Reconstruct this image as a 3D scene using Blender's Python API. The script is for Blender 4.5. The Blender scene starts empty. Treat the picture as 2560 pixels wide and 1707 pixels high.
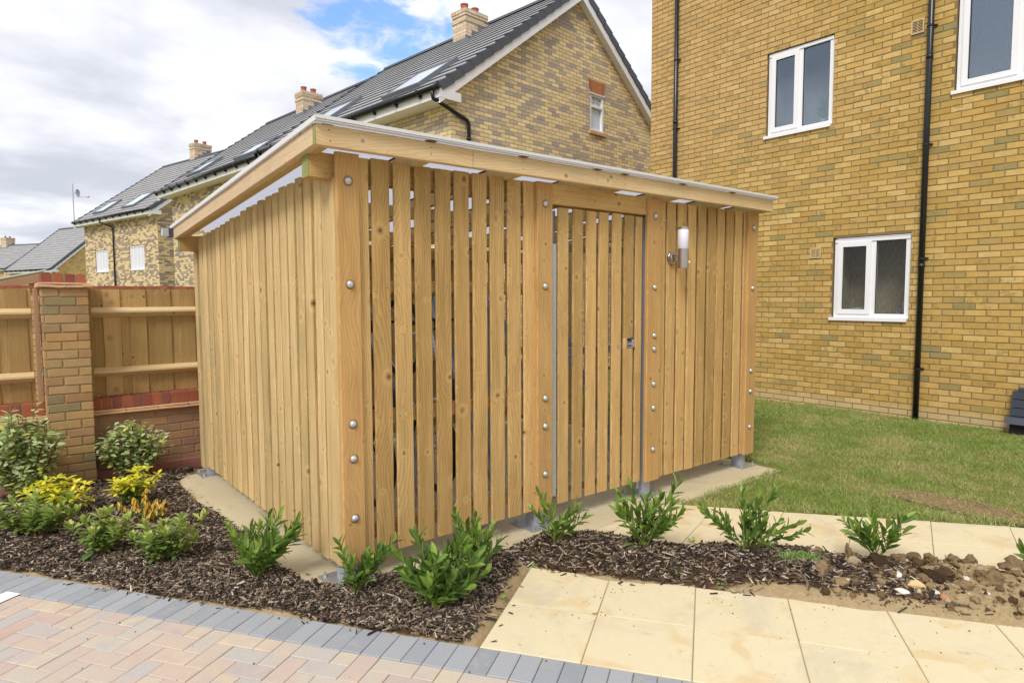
import bpy, math, random
import numpy as np
from mathutils import Vector, Matrix, noise as mnoise
R = math.radians
sc = bpy.context.scene
COL = sc.collection
rng = np.random.default_rng(7)
random.seed(11)

# ------------------------------------------------------------------ camera
FW = Vector((0.62437974, 0.77807373, -0.06892894)); RT = Vector((0.77977426, -0.6260512, -0.00346361)); UP = Vector((0.04584799, 0.05158641, 0.99761556))
CAM = Vector((-1.461, -3.3168, 1.5385))
cd = bpy.data.cameras.new('camera'); cam = bpy.data.objects.new('camera', cd); COL.objects.link(cam)
cd.sensor_width = 36.0; cd.lens = 1619.56 / 2560 * 36.0; cd.clip_start = 0.05; cd.clip_end = 2000
M = Matrix((RT, UP, -FW)).transposed().to_4x4(); M.translation = CAM; cam.matrix_world = M
sc.camera = cam

# ------------------------------------------------------------------ node helper
class T:
    def __init__(s, name, surface=True):
        s.m = bpy.data.materials.new(name); s.m.use_nodes = True
        s.t = s.m.node_tree; s.t.nodes.clear()
    def n(s, typ, **kw):
        x = s.t.nodes.new(typ)
        for k, v in kw.items(): setattr(x, k, v)
        return x
    def put(s, inp, v):
        if v is None: return
        if isinstance(v, (int, float)): inp.default_value = v
        elif isinstance(v, (tuple, list)):
            v = tuple(v)
            if len(inp.default_value) == 4 and len(v) == 3: v = v + (1,)
            inp.default_value = v
        else: s.t.links.new(v, inp)
    def math(s, op, a, b=None, c=None, clamp=False):
        x = s.n('ShaderNodeMath', operation=op, use_clamp=clamp); s.put(x.inputs[0], a); s.put(x.inputs[1], b); s.put(x.inputs[2], c); return x.outputs[0]
    def vm(s, op, a, b=None, sc_=None):
        x = s.n('ShaderNodeVectorMath', operation=op); s.put(x.inputs[0], a); s.put(x.inputs[1], b)
        if sc_ is not None: s.put(x.inputs['Scale'], sc_)
        return x.outputs['Value' if op in ('LENGTH', 'DOT_PRODUCT') else 'Vector']
    def mix(s, f, a, b, blend='MIX'):
        x = s.n('ShaderNodeMix', data_type='RGBA', blend_type=blend); s.put(x.inputs[0], f); s.put(x.inputs[6], a); s.put(x.inputs[7], b); return x.outputs[2]
    def noise(s, v, scale, detail=3, rough=0.55, dist=0.0, col=False):
        x = s.n('ShaderNodeTexNoise'); s.put(x.inputs['Vector'], v); s.put(x.inputs['Scale'], scale); s.put(x.inputs['Detail'], detail); s.put(x.inputs['Roughness'], rough); s.put(x.inputs['Distortion'], dist)
        return x.outputs[1 if col else 0]
    def ramp(s, f, stops, interp='LINEAR'):
        x = s.n('ShaderNodeValToRGB'); s.put(x.inputs[0], f); cr = x.color_ramp; cr.interpolation = interp
        while len(cr.elements) < len(stops): cr.elements.new(0.5)
        for e, (p, c) in zip(cr.elements, stops):
            e.position = p; e.color = (c, c, c, 1) if isinstance(c, (int, float)) else tuple(c) + (1,)
        return x.outputs[0]
    def sm(s, v, a, b):   # smoothstep a..b -> 0..1
        x = s.n('ShaderNodeMapRange', interpolation_type='SMOOTHSTEP'); s.put(x.inputs[0], v); s.put(x.inputs[1], a); s.put(x.inputs[2], b); return x.outputs[0]
    def attr(s, name, out='Vector'):
        return s.n('ShaderNodeAttribute', attribute_name=name).outputs[out]
    def xyz(s, v):
        x = s.n('ShaderNodeSeparateXYZ'); s.put(x.inputs[0], v); return x.outputs
    def cmb(s, a, b, c):
        x = s.n('ShaderNodeCombineXYZ'); s.put(x.inputs[0], a); s.put(x.inputs[1], b); s.put(x.inputs[2], c); return x.outputs[0]
    def wn(s, v, out=1):
        x = s.n('ShaderNodeTexWhiteNoise', noise_dimensions='3D'); s.put(x.inputs['Vector'], v); return x.outputs[out]
    def bump(s, h, strength=0.3, dist=0.01, normal=None):
        x = s.n('ShaderNodeBump'); s.put(x.inputs['Height'], h); x.inputs['Strength'].default_value = strength; x.inputs['Distance'].default_value = dist
        if normal is not None: s.put(x.inputs['Normal'], normal)
        return x.outputs[0]
    def out(s, col, rough=0.7, spec=0.4, metal=0.0, normal=None, **kw):
        b = s.n('ShaderNodeBsdfPrincipled'); s.put(b.inputs['Base Color'], col); s.put(b.inputs['Roughness'], rough); s.put(b.inputs['Specular IOR Level'], spec); s.put(b.inputs['Metallic'], metal)
        if normal is not None: s.put(b.inputs['Normal'], normal)
        for k, v in kw.items(): s.put(b.inputs[k.replace('_', ' ')], v)
        o = s.n('ShaderNodeOutputMaterial'); s.t.links.new(b.outputs[0], o.inputs[0]); return s.m
def C(r, g, b):   # sRGB 0-255 -> linear
    f = lambda c: (c / 255 / 12.92) if c <= 10 else ((c / 255 + 0.055) / 1.055) ** 2.4
    return (f(r), f(g), f(b))

# ------------------------------------------------------------------ sky
SUN = Vector((-0.76, -0.44, 0.88)).normalized()
w = bpy.data.worlds.new('World'); sc.world = w; w.use_nodes = True
W = T.__new__(T); W.t = w.node_tree; W.t.nodes.clear()
sky = W.n('ShaderNodeTexSky', sky_type='NISHITA', sun_disc=False); sky.sun_elevation = math.asin(SUN.z); sky.sun_rotation = math.atan2(SUN.x, SUN.y) % (2 * math.pi)
sky.air_density = 1.0; sky.dust_density = 0.6; sky.ozone_density = 2.5
dirv = W.n('ShaderNodeTexCoord').outputs['Generated']
dx, dy, dz = W.xyz(dirv)
den = W.math('ADD', W.math('MAXIMUM', dz, 0.0), 0.16)
pv = W.cmb(W.math('DIVIDE', dx, den), W.math('DIVIDE', dy, den), 0.0)
big = W.noise(pv, 0.95, 5, 0.52, 0.25); mid = W.noise(W.vm('ADD', pv, (3.1, 7.7, 0)), 1.7, 4, 0.5, 0.2); fine = W.noise(W.vm('ADD', pv, (9.2, 1.3, 0)), 7.0, 6, 0.62, 0.3)
# streaky grey undersides of the clouds (longer low in the sky)
shade = W.math('ADD', W.math('MULTIPLY', mid, 0.65), W.math('ADD', W.math('MULTIPLY', big, 0.3), W.math('MULTIPLY', fine, 0.12)))
sh = W.sm(shade, 0.38, 0.66)
cloud = W.mix(sh, C(222, 223, 227), C(176, 180, 191))
# blue break in the cloud near the first chimney
bd = (FW + RT * ((985 - 1280) / 1619.56) - UP * ((20 - 853.5) / 1619.56)).normalized()
dtl = W.math('MULTIPLY', W.vm('DOT_PRODUCT', dirv, tuple(UP)), 1.0)
d1 = W.vm('DOT_PRODUCT', dirv, tuple(bd))
gap = W.math('ADD', W.sm(d1, 0.984, 0.9998), W.math('MULTIPLY', W.math('SUBTRACT', fine, 0.5), 1.9))
gap = W.math('ADD', gap, W.math('MULTIPLY', W.math('SUBTRACT', mid, 0.5), 1.0))
gapm = W.sm(gap, 0.55, 1.15)
gapm = W.math('MULTIPLY', W.math('MULTIPLY', gapm, 0.88), W.sm(d1, 0.986, 0.994))
bgS = W.n('ShaderNodeBackground'); W.put(bgS.inputs[0], W.mix(1.0, sky.outputs[0], (0.75, 1.0, 1.35), 'MULTIPLY')); bgS.inputs[1].default_value = 0.15
bgC = W.n('ShaderNodeBackground'); W.put(bgC.inputs[0], cloud); bgC.inputs[1].default_value = 1.0
mx = W.n('ShaderNodeMixShader'); W.put(mx.inputs[0], gapm); W.t.links.new(bgC.outputs[0], mx.inputs[1]); W.t.links.new(bgS.outputs[0], mx.inputs[2])
wo = W.n('ShaderNodeOutputWorld'); W.t.links.new(mx.outputs[0], wo.inputs[0])

sd = bpy.data.lights.new('sun', 'SUN'); sd.energy = 1.75; sd.angle = R(20); sd.color = (1.0, 0.96, 0.9)
so = bpy.data.objects.new('sun', sd); COL.objects.link(so); so.rotation_euler = (-SUN).to_track_quat('-Z', 'Y').to_euler(); so.location = (-5, -6, 9)
sc.view_settings.view_transform = 'Standard'; sc.view_settings.look = 'None'; sc.view_settings.exposure = 0.60; sc.view_settings.gamma = 1.0
sc.render.engine = 'CYCLES'; sc.cycles.use_denoising = True; sc.cycles.max_bounces = 8

# ------------------------------------------------------------------ mesh builder
class MB:
    def __init__(s): s.v = []; s.q = []; s.t = []; s.a = []; s.c = []; s.qm = []; s.tm = []; s.n = 0
    def add(s, v, q=None, t=None, wc=None, rc=None, mi=0):
        v = np.asarray(v, float).reshape(-1, 3); k = len(v)
        s.v.append(v); s.a.append(np.asarray(wc, float).reshape(-1, 3) if wc is not None else v.copy())
        rc = rng.random(3) if rc is None else np.asarray(rc, float); s.c.append(np.broadcast_to(rc, (k, 3)).copy())
        if q is not None and len(q): q = np.asarray(q, int).reshape(-1, 4); s.q.append(q + s.n); s.qm.append(np.full(len(q), mi))
        if t is not None and len(t): t = np.asarray(t, int).reshape(-1, 3); s.t.append(t + s.n); s.tm.append(np.full(len(t), mi))
        s.n += k
    def box(s, x0, x1, y0, y1, z0, z1, mi=0, wc=None, rc=None):
        v = [(x, y, z) for z in (z0, z1) for y in (y0, y1) for x in (x0, x1)]
        s.add(v, [(0, 2, 3, 1), (4, 5, 7, 6), (0, 1, 5, 4), (1, 3, 7, 5), (3, 2, 6, 7), (2, 0, 4, 6)], wc=wc, rc=rc, mi=mi)
    def obox(s, o, ax, ay, az, mi=0, rc=None):   # o corner, three edge vectors
        o, ax, ay, az = map(np.asarray, (o, ax, ay, az)); L = [o + ax * i + ay * j + az * k for k in (0, 1) for j in (0, 1) for i in (0, 1)]
        s.add(L, [(0, 2, 3, 1), (4, 5, 7, 6), (0, 1, 5, 4), (1, 3, 7, 5), (3, 2, 6, 7), (2, 0, 4, 6)], mi=mi, rc=rc)
    def board(s, p0, p1, wd, w, t, ch=0.004, seg=5, jit=0.0008, mi=0, taper=0.0):
        """a timber from p0 to p1, wd = width direction, w wide, t thick, chamfered edges; end faces get material mi+1 if capmat"""
        p0 = np.array(p0, float); p1 = np.array(p1, float); ax = p1 - p0; L = np.linalg.norm(ax); ax /= L
        wd = np.array(wd, float); wd -= ax * (wd @ ax); wd /= np.linalg.norm(wd); td = np.cross(ax, wd)
        a, b = w / 2, t / 2
        prof = np.array([(-a + ch, -b), (a - ch, -b), (a, -b + ch), (a, b - ch), (a - ch, b), (-a + ch, b), (-a, b - ch), (-a, -b + ch)])
        off = rng.random(3) * np.array([7., 7., 30.])
        bend = rng.normal(0, jit, (seg, 2)); tw = 1 + rng.normal(0, 0.004, seg)
        V = []; A = []
        for i in range(seg):
            f = i / (seg - 1); c = p0 + ax * L * f + wd * bend[i, 0] + td * bend[i, 1]
            for x, y in prof: V.append(c + wd * x * tw[i] + td * y); A.append((x + off[0], y + off[1], f * L + off[2]))
        q = [(i * 8 + j, i * 8 + (j + 1) % 8, (i + 1) * 8 + (j + 1) % 8, (i + 1) * 8 + j) for i in range(seg - 1) for j in range(8)]
        rc = rng.random(3)
        s.add(V, q, wc=A, rc=rc, mi=mi)
        for e in (0, seg - 1):
            k = e * 8; VV = [V[k + j] for j in range(8)]; AA = [A[k + j] for j in range(8)]
            qq = [(0, 1, 2, 3), (0, 3, 4, 7), (4, 5, 6, 7)]
            if e == 0: qq = [x[::-1] for x in qq]
            s.add(VV, qq, wc=AA, rc=rc, mi=mi)
    def tube(s, pts, r, k=12, mi=0, cap=True, rc=None):
        pts = [np.array(p, float) for p in pts]; n = len(pts); rr = [r] * n if isinstance(r, (int, float)) else r
        tan = [pts[min(i + 1, n - 1)] - pts[max(i - 1, 0)] for i in range(n)]; tan = [x / (np.linalg.norm(x) + 1e-12) for x in tan]
        u = np.cross(tan[0], (0, 0, 1)); u = np.cross(tan[0], (1, 0, 0)) if np.linalg.norm(u) < 1e-3 else u; u /= np.linalg.norm(u)
        V = []
        for i in range(n):
            u = u - tan[i] * (u @ tan[i]); u /= np.linalg.norm(u); w_ = np.cross(tan[i], u)
            for j in range(k): a = 2 * math.pi * j / k; V.append(pts[i] + (u * math.cos(a) + w_ * math.sin(a)) * rr[i])
        q = [(i * k + j, i * k + (j + 1) % k, (i + 1) * k + (j + 1) % k, (i + 1) * k + j) for i in range(n - 1) for j in range(k)]
        t = []
        if cap:
            V.append(pts[0]); V.append(pts[-1])
            t = [(n * k, (j + 1) % k, j) for j in range(k)] + [(n * k + 1, (n - 1) * k + j, (n - 1) * k + (j + 1) % k) for j in range(k)]
        s.add(V, q, t, mi=mi, rc=rc)
    def build(s, name, mats, parent=None, smooth=False, **tags):
        me = bpy.data.meshes.new(name); V = np.concatenate(s.v)
        Q = np.concatenate(s.q) if s.q else np.zeros((0, 4), int); Tt = np.concatenate(s.t) if s.t else np.zeros((0, 3), int)
        nq, nt = len(Q), len(Tt)
        me.vertices.add(len(V)); me.vertices.foreach_set('co', V.astype(np.float32).ravel())
        me.loops.add(nq * 4 + nt * 3); me.loops.foreach_set('vertex_index', np.concatenate([Q.ravel(), Tt.ravel()]).astype(np.int32))
        me.polygons.add(nq + nt)
        me.polygons.foreach_set('loop_start', np.concatenate([np.arange(nq) * 4, nq * 4 + np.arange(nt) * 3]).astype(np.int32))
        me.polygons.foreach_set('loop_total', np.concatenate([np.full(nq, 4), np.full(nt, 3)]).astype(np.int32))
        mi = np.concatenate((s.qm or [np.zeros(0, int)]) + (s.tm or [np.zeros(0, int)])).astype(np.int32)
        me.polygons.foreach_set('material_index', mi)
        me.polygons.foreach_set('use_smooth', np.full(nq + nt, bool(smooth)))
        a = me.attributes.new('wc', 'FLOAT_VECTOR', 'POINT'); a.data.foreach_set('vector', np.concatenate(s.a).astype(np.float32).ravel())
        c = me.attributes.new('rc', 'FLOAT_VECTOR', 'POINT'); c.data.foreach_set('vector', np.concatenate(s.c).astype(np.float32).ravel())
        me.update(calc_edges=True); me.validate()
        for m_ in (mats if isinstance(mats, (list, tuple)) else [mats]): me.materials.append(m_)
        o = bpy.data.objects.new(name, me); COL.objects.link(o)
        if parent is not None: o.parent = parent
        for k, v in tags.items(): o[k] = v
        return o
def thing(name, label, cat, loc=(0, 0, 0), group=None):
    o = bpy.data.objects.new(name, None); COL.objects.link(o); o.location = loc; o.empty_display_size = 0.1
    o['label'] = label; o['category'] = cat
    if group: o['group'] = group
    return o
def unshift(o):     # children are modelled in world coordinates
    for ch in o.children:
        ch.location = Vector(ch.location) - Vector(o.location)

# ------------------------------------------------------------------ materials
def wood(name, light, dark, knot=C(104, 70, 40), ring=62.0, grain=0.55, var=0.16, rough=0.75, green=None, knots=1.0, pink=(1.03, .98, .94)):
    t = T(name); v = t.attr('wc'); x, y, z = t.xyz(v); rc = t.attr('rc'); r1, r2, r3 = t.xyz(rc)
    # slow wander of the pith along the board gives cathedral grain
    wz = t.cmb(t.math('MULTIPLY', x, 0.4), r1, t.math('MULTIPLY', z, 0.6))
    wob = t.noise(wz, 2.6, 1, 0.5, col=True); wx, wy, _ = t.xyz(wob)
    kv = t.cmb(t.math('MULTIPLY', x, 9.0), t.math('MULTIPLY', y, 5.0), t.math('MULTIPLY', z, 3.4))
    vo = t.n('ShaderNodeTexVoronoi', feature='F1'); t.put(vo.inputs['Vector'], kv); vo.inputs['Scale'].default_value = 1.0
    vc, vc2, _ = t.xyz(vo.outputs['Color']); on = t.math('GREATER_THAN', vc, 0.40)
    kp = vo.outputs['Position']; kd3 = t.vm('MULTIPLY', t.vm('SUBTRACT', kv, kp), (0.111, 0.05, 0.26)); kd = t.math('MULTIPLY', t.vm('LENGTH', kd3), t.math('ADD', 0.75, t.math('MULTIPLY', vc2, 0.9)))
    infl = t.math('MULTIPLY', t.math('SUBTRACT', 1.0, t.sm(kd, 0.0, 0.06)), on)
    px = t.math('ADD', t.math('MULTIPLY', t.math('SUBTRACT', wx, 0.5), 0.22), x); py = t.math('ADD', t.math('MULTIPLY', t.math('SUBTRACT', wy, 0.5), 0.16), y)
    rad = t.math('ADD', t.math('MULTIPLY', px, t.math('ADD', 0.7, t.math('MULTIPLY', r3, 0.5))), t.math('MULTIPLY', py, 0.9))
    rad = t.math('ADD', rad, t.math('MULTIPLY', infl, 0.045))
    rn = t.math('ADD', t.math('MULTIPLY', rad, ring), t.math('MULTIPLY', t.noise(t.cmb(x, y, t.math('MULTIPLY', z, 0.2)), 18, 2), 2.2))
    rings = t.math('FRACT', rn); rings = t.math('MULTIPLY', t.math('POWER', rings, 1.8), t.math('SUBTRACT', 1.0, t.sm(rings, 0.93, 1.0)))
    fib = t.noise(t.cmb(x, y, t.math('MULTIPLY', z, 0.02)), 260, 3, 0.6)
    streak = t.noise(t.cmb(x, y, t.math('MULTIPLY', z, 0.05)), 46, 3, 0.6)
    broad = t.noise(t.cmb(x, y, t.math('MULTIPLY', z, 0.12)), 14, 4, 0.6); patch = t.noise(v, 2.6, 4, 0.55)
    S5 = lambda q, k: t.math('MULTIPLY', t.math('SUBTRACT', q, 0.5), k * grain)
    g = t.math('ADD', t.math('MULTIPLY', rings, 0.62 * grain), t.math('ADD', S5(fib, 0.5), t.math('ADD', S5(streak, 1.0), S5(broad, 1.1))))
    col = t.mix(t.math('ADD', g, 0.16, clamp=True), light, dark)
    tint = t.mix(r1, (1 - var, 1 - var, 1 - var * 1.2), (1 + var * .8, 1 + var * .8, 1 + var * .9))
    tint = t.mix(t.math('MULTIPLY', r2, 0.7), tint, t.mix(1.0, tint, pink, 'MULTIPLY'))
    col = t.mix(1.0, col, tint, 'MULTIPLY')
    col = t.mix(t.math('MULTIPLY', t.sm(patch, 0.46, 0.72), 0.40), col, t.mix(1.0, col, (0.76, 0.80, 0.74), 'MULTIPLY'))
    if green is not None: col = t.mix(t.sm(patch, 0.4, 0.6), col, green)
    ks = t.math('MULTIPLY', t.math('MULTIPLY', t.math('SUBTRACT', 1.0, t.sm(kd, 0.004, 0.011)), on), 0.75 * knots)
    halo = t.math('MULTIPLY', t.math('MULTIPLY', t.math('SUBTRACT', 1.0, t.sm(kd, 0.006, 0.035)), on), 0.40 * knots)
    pale = t.math('MULTIPLY', t.math('MULTIPLY', t.sm(kd, 0.012, 0.02), t.math('SUBTRACT', 1.0, t.sm(kd, 0.02, 0.045))), t.math('MULTIPLY', on, 0.35 * knots))
    col = t.mix(pale, col, tuple(min(1, c * 1.12) for c in light)); col = t.mix(halo, col, t.mix(0.65, col, knot)); col = t.mix(ks, col, knot)
    nb = t.bump(t.math('SUBTRACT', t.math('MULTIPLY', fib, 0.6), rings), 0.25, 0.0012)
    return t.out(col, rough, 0.25, normal=nb)
WF = wood('wood_front', C(212, 176, 116), C(136, 98, 50), var=.22, grain=.65, knots=1.2)
WSD = wood('wood_side', C(222, 195, 142), C(146, 113, 66), knot=C(104, 72, 42), grain=.65, knots=1.2)
WFS = wood('wood_fascia', C(230, 202, 156), C(172, 134, 88), grain=0.5, var=0.06)
WIN_ = wood('wood_inner', C(200, 176, 122), C(152, 122, 72), grain=0.4)
WEND = wood('wood_end_green', C(148, 154, 96), C(108, 116, 62), grain=0.5, knots=0)
WFN = wood('wood_fence', C(194, 162, 108), C(136, 104, 62), knot=C(76, 50, 32), var=0.26, knots=1.4)
WRL = wood('wood_rail', C(222, 198, 152), C(176, 144, 98), grain=0.35, var=0.05)
WPK = wood('wood_pinkish', C(190, 152, 126), C(146, 110, 86), grain=0.3)

def plain(name, col, rough=0.5, spec=0.5, metal=0.0, nscale=20.0, namp=0.12, bump=0.0, bs=60.0, **kw):
    t = T(name); p = t.n('ShaderNodeTexCoord').outputs['Object']
    n1 = t.noise(p, nscale, 4, 0.6); c = t.mix(1.0, col, t.mix(n1, (1 - namp,) * 3, (1 + namp,) * 3), 'MULTIPLY')
    nb = t.bump(t.noise(p, bs, 3), bump, 0.002) if bump else None
    return t.out(c, t.math('ADD', rough, t.math('MULTIPLY', t.math('SUBTRACT', n1, 0.5), 0.15)), spec, metal, normal=nb, **kw)
PVC = plain('white_upvc', C(238, 238, 240), 0.35, 0.5, namp=0.03, nscale=3)
BLK = plain('black_pvc', (0.012, 0.013, 0.017), 0.28, 0.5, namp=0.2)
BLKM = plain('black_matt', (0.012, 0.012, 0.013), 0.6, 0.4, namp=0.2)
GALV = plain('galvanised_steel', (0.52, 0.54, 0.56), 0.42, 0.5, metal=0.75, nscale=45, namp=0.22)
GALVD = plain('galvanised_dull', (0.44, 0.46, 0.49), 0.5, 0.5, metal=0.35, nscale=30, namp=0.15)
BOLT = plain('bolt_steel', (0.62, 0.64, 0.67), 0.34, 0.5, metal=0.7, nscale=60, namp=0.12)
STEEL = plain('brushed_steel', (0.50, 0.46, 0.42), 0.3, 0.5, metal=1.0, nscale=6, namp=0.05)
ALU = plain('mill_aluminium', (0.76, 0.75, 0.73), 0.5, 0.5, metal=0.15, nscale=12, namp=0.05)
OPAL = plain('opal_plastic', C(226, 226, 240), 0.4, 0.5, namp=0.02)
LEAD = plain('lead_flashing', (0.16, 0.175, 0.20), 0.5, 0.5, nscale=4, namp=0.1)
TERRA = plain('terracotta', C(172, 96, 82), 0.7, 0.3, nscale=8, namp=0.12)
RUB = plain('tyre_rubber', (0.02, 0.02, 0.02), 0.75, 0.3)
PAINTW = plain('frame_white', C(225, 225, 228), 0.3, 0.5, namp=0.03)
PAINTR = plain('frame_red', C(90, 20, 24), 0.3, 0.5, namp=0.05)
NAIL = plain('nail_head', (0.05, 0.03, 0.02), 0.6, 0.3)
SLATEC = plain('cover_slate_grey', C(68, 72, 84), 0.5, 0.4, nscale=6, namp=0.06, bump=0.1)
CLAY = plain('creasing_clay', C(206, 166, 128), 0.8, 0.2, nscale=14, namp=0.2, bump=0.4)
WHITEP = plain('white_marking', C(248, 246, 240), 0.7, 0.3, nscale=30, namp=0.05)
VENTC = plain('buff_plastic', C(206, 178, 130), 0.5, 0.4, namp=0.03)
DARK = plain('dark_void', (0.008, 0.008, 0.009), 0.8, 0.1)
SOFF = plain('white_soffit', C(244, 243, 240), 0.45, 0.4, namp=0.03, nscale=2)
CURT = plain('white_blind', C(220, 222, 226), 0.8, 0.2, namp=0.05)

def poly_sheet():
    t = T('twinwall_sheet'); p = t.n('ShaderNodeTexCoord').outputs['Object']; x, y, z = t.xyz(p)
    fl = t.math('ABSOLUTE', t.math('SINE', t.math('MULTIPLY', y, math.pi / 0.016)))
    c = t.mix(t.sm(fl, 0.0, 0.35), C(196, 200, 214), C(238, 240, 246))
    d = t.n('ShaderNodeBsdfDiffuse'); t.put(d.inputs[0], c); tr = t.n('ShaderNodeBsdfTranslucent'); t.put(tr.inputs[0], c); gl = t.n('ShaderNodeBsdfGlossy'); gl.inputs['Roughness'].default_value = 0.25
    a = t.n('ShaderNodeMixShader'); a.inputs[0].default_value = 0.78; t.t.links.new(d.outputs[0], a.inputs[1]); t.t.links.new(tr.outputs[0], a.inputs[2])
    b = t.n('ShaderNodeMixShader'); b.inputs[0].default_value = 0.06; t.t.links.new(a.outputs[0], b.inputs[1]); t.t.links.new(gl.outputs[0], b.inputs[2])
    o = t.n('ShaderNodeOutputMaterial'); t.t.links.new(b.outputs[0], o.inputs[0]); return t.m
POLY = poly_sheet()
def glass(name, refl, tint, streak=0.0):
    t = T(name); p = t.n('ShaderNodeTexCoord').outputs['Object']; x, y, z = t.xyz(p)
    tr = t.n('ShaderNodeBsdfTransparent'); t.put(tr.inputs[0], tint); gl = t.n('ShaderNodeBsdfGlossy'); gl.inputs['Roughness'].default_value = 0.02; t.put(gl.inputs[0], (0.70, 0.83, 1.0))
    if streak:
        n1 = t.noise(t.cmb(x, t.math('MULTIPLY', y, 1.0), t.math('MULTIPLY', z, 0.16)), 75, 4, 0.75)
        t.put(gl.inputs['Normal'], t.bump(n1, streak, 0.01)); gl.inputs['Roughness'].default_value = 0.12
        t.put(tr.inputs[0], t.mix(t.sm(n1, 0.35, 0.75), tint, tuple(c * 0.55 for c in tint)))
    lw = t.n('ShaderNodeLayerWeight'); lw.inputs[0].default_value = 0.5
    f = t.math('ADD', refl, t.math('MULTIPLY', lw.outputs['Fresnel'], 0.25), clamp=True)
    m = t.n('ShaderNodeMixShader'); t.put(m.inputs[0], f); t.t.links.new(tr.outputs[0], m.inputs[1]); t.t.links.new(gl.outputs[0], m.inputs[2])
    o = t.n('ShaderNodeOutputMaterial'); t.t.links.new(m.outputs[0], o.inputs[0]); return t.m
GLU = glass('window_glass', 0.20, (0.62, 0.68, 0.72)); GLS = glass('obscure_glass', 0.03, (0.86, 0.85, 0.80), 0.4); GLS2 = glass('obscure_glass_upper', 0.26, (0.6, 0.68, 0.75), 0.35)
SKYL = plain('skylight_glass', C(196, 206, 214), 0.12, 0.9, namp=0.03)

def brick_solid(name, ramp, dirt=0.25, warm=False):
    """material for bricks modelled one by one: colour from the per-brick random attribute"""
    t = T(name); rc = t.attr('rc'); r1, r2, r3 = t.xyz(rc); v = t.attr('wc'); p = t.n('ShaderNodeTexCoord').outputs['Object']
    col = t.ramp(r1, ramp)
    n1 = t.noise(v, 9, 4, 0.6, 0.4); n2 = t.noise(v, 70, 4, 0.65); n3 = t.noise(t.vm('ADD', v, (5, 5, 5)), 16, 3, 0.6)
    col = t.mix(1.0, col, t.mix(n1, (0.70, 0.71, 0.70), (1.28, 1.25, 1.24)), 'MULTIPLY')
    col = t.mix(1.0, col, t.mix(n2, (0.84, 0.84, 0.82), (1.16, 1.16, 1.16)), 'MULTIPLY')
    if warm:
        x, y, z = t.xyz(p)
        big = t.noise(p, 0.45, 2, 0.5)
        zone = t.math('MULTIPLY', t.sm(z, 2.7, 4.4), t.sm(t.math('ADD', y, t.math('MULTIPLY', t.math('SUBTRACT', big, 0.5), 6.0)), 0.2, 3.4))
        col = t.mix(t.math('MULTIPLY', zone, 0.5), col, t.mix(n1, C(198, 158, 108), C(216, 180, 136)))
        col = t.mix(t.math('MULTIPLY', t.sm(n3, 0.60, 0.70), 0.28), col, C(188, 126, 74))       # fired orange blotches
        col = t.mix(t.math('MULTIPLY', t.math('MULTIPLY', t.sm(n1, 0.52, 0.64), t.sm(r2, 0.45, 0.6)), 0.6), col, C(134, 122, 66))   # olive headers on the brick face
        pale = t.math('MULTIPLY', t.math('SUBTRACT', 1.0, t.sm(z, 0.10, 0.17)), t.math('ADD', 0.35, t.math('MULTIPLY', n3, 0.6)))
        col = t.mix(pale, col, C(200, 178, 138))
    col = t.mix(t.math('MULTIPLY', t.sm(n2, 0.62, 0.75), dirt), col, C(96, 76, 48))
    nb = t.bump(t.math('ADD', t.math('MULTIPLY', n2, 0.5), n3), 0.5, 0.004)
    return t.out(col, 0.88, 0.2, normal=nb)
BRY = brick_solid('stock_brick', [(0, C(178, 146, 80)), (0.22, C(200, 167, 98)), (0.45, C(185, 152, 84)), (0.62, C(211, 181, 117)), (0.78, C(195, 161, 98)), (0.92, C(175, 150, 90)), (0.97, C(160, 144, 92)), (1, C(150, 139, 96))], warm=True)
BRP = brick_solid('pillar_brick', [(0, C(172, 134, 92)), (0.2, C(186, 152, 102)), (0.4, C(172, 144, 102)), (0.6, C(178, 146, 108)), (0.75, C(164, 126, 92)), (0.88, C(150, 136, 102)), (1, C(138, 116, 86))])
BRR = brick_solid('red_brick', [(0, C(172, 102, 76)), (0.3, C(160, 90, 66)), (0.6, C(182, 114, 86)), (0.8, C(148, 84, 70)), (1, C(136, 84, 74))], dirt=0.15)
MORT = plain('mortar', C(138, 118, 84), 0.95, 0.1, nscale=12, namp=0.15, bump=0.4, bs=200)
MORTP = plain('mortar_sandy', C(160, 140, 106), 0.95, 0.1, nscale=12, namp=0.15, bump=0.4, bs=200)

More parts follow.
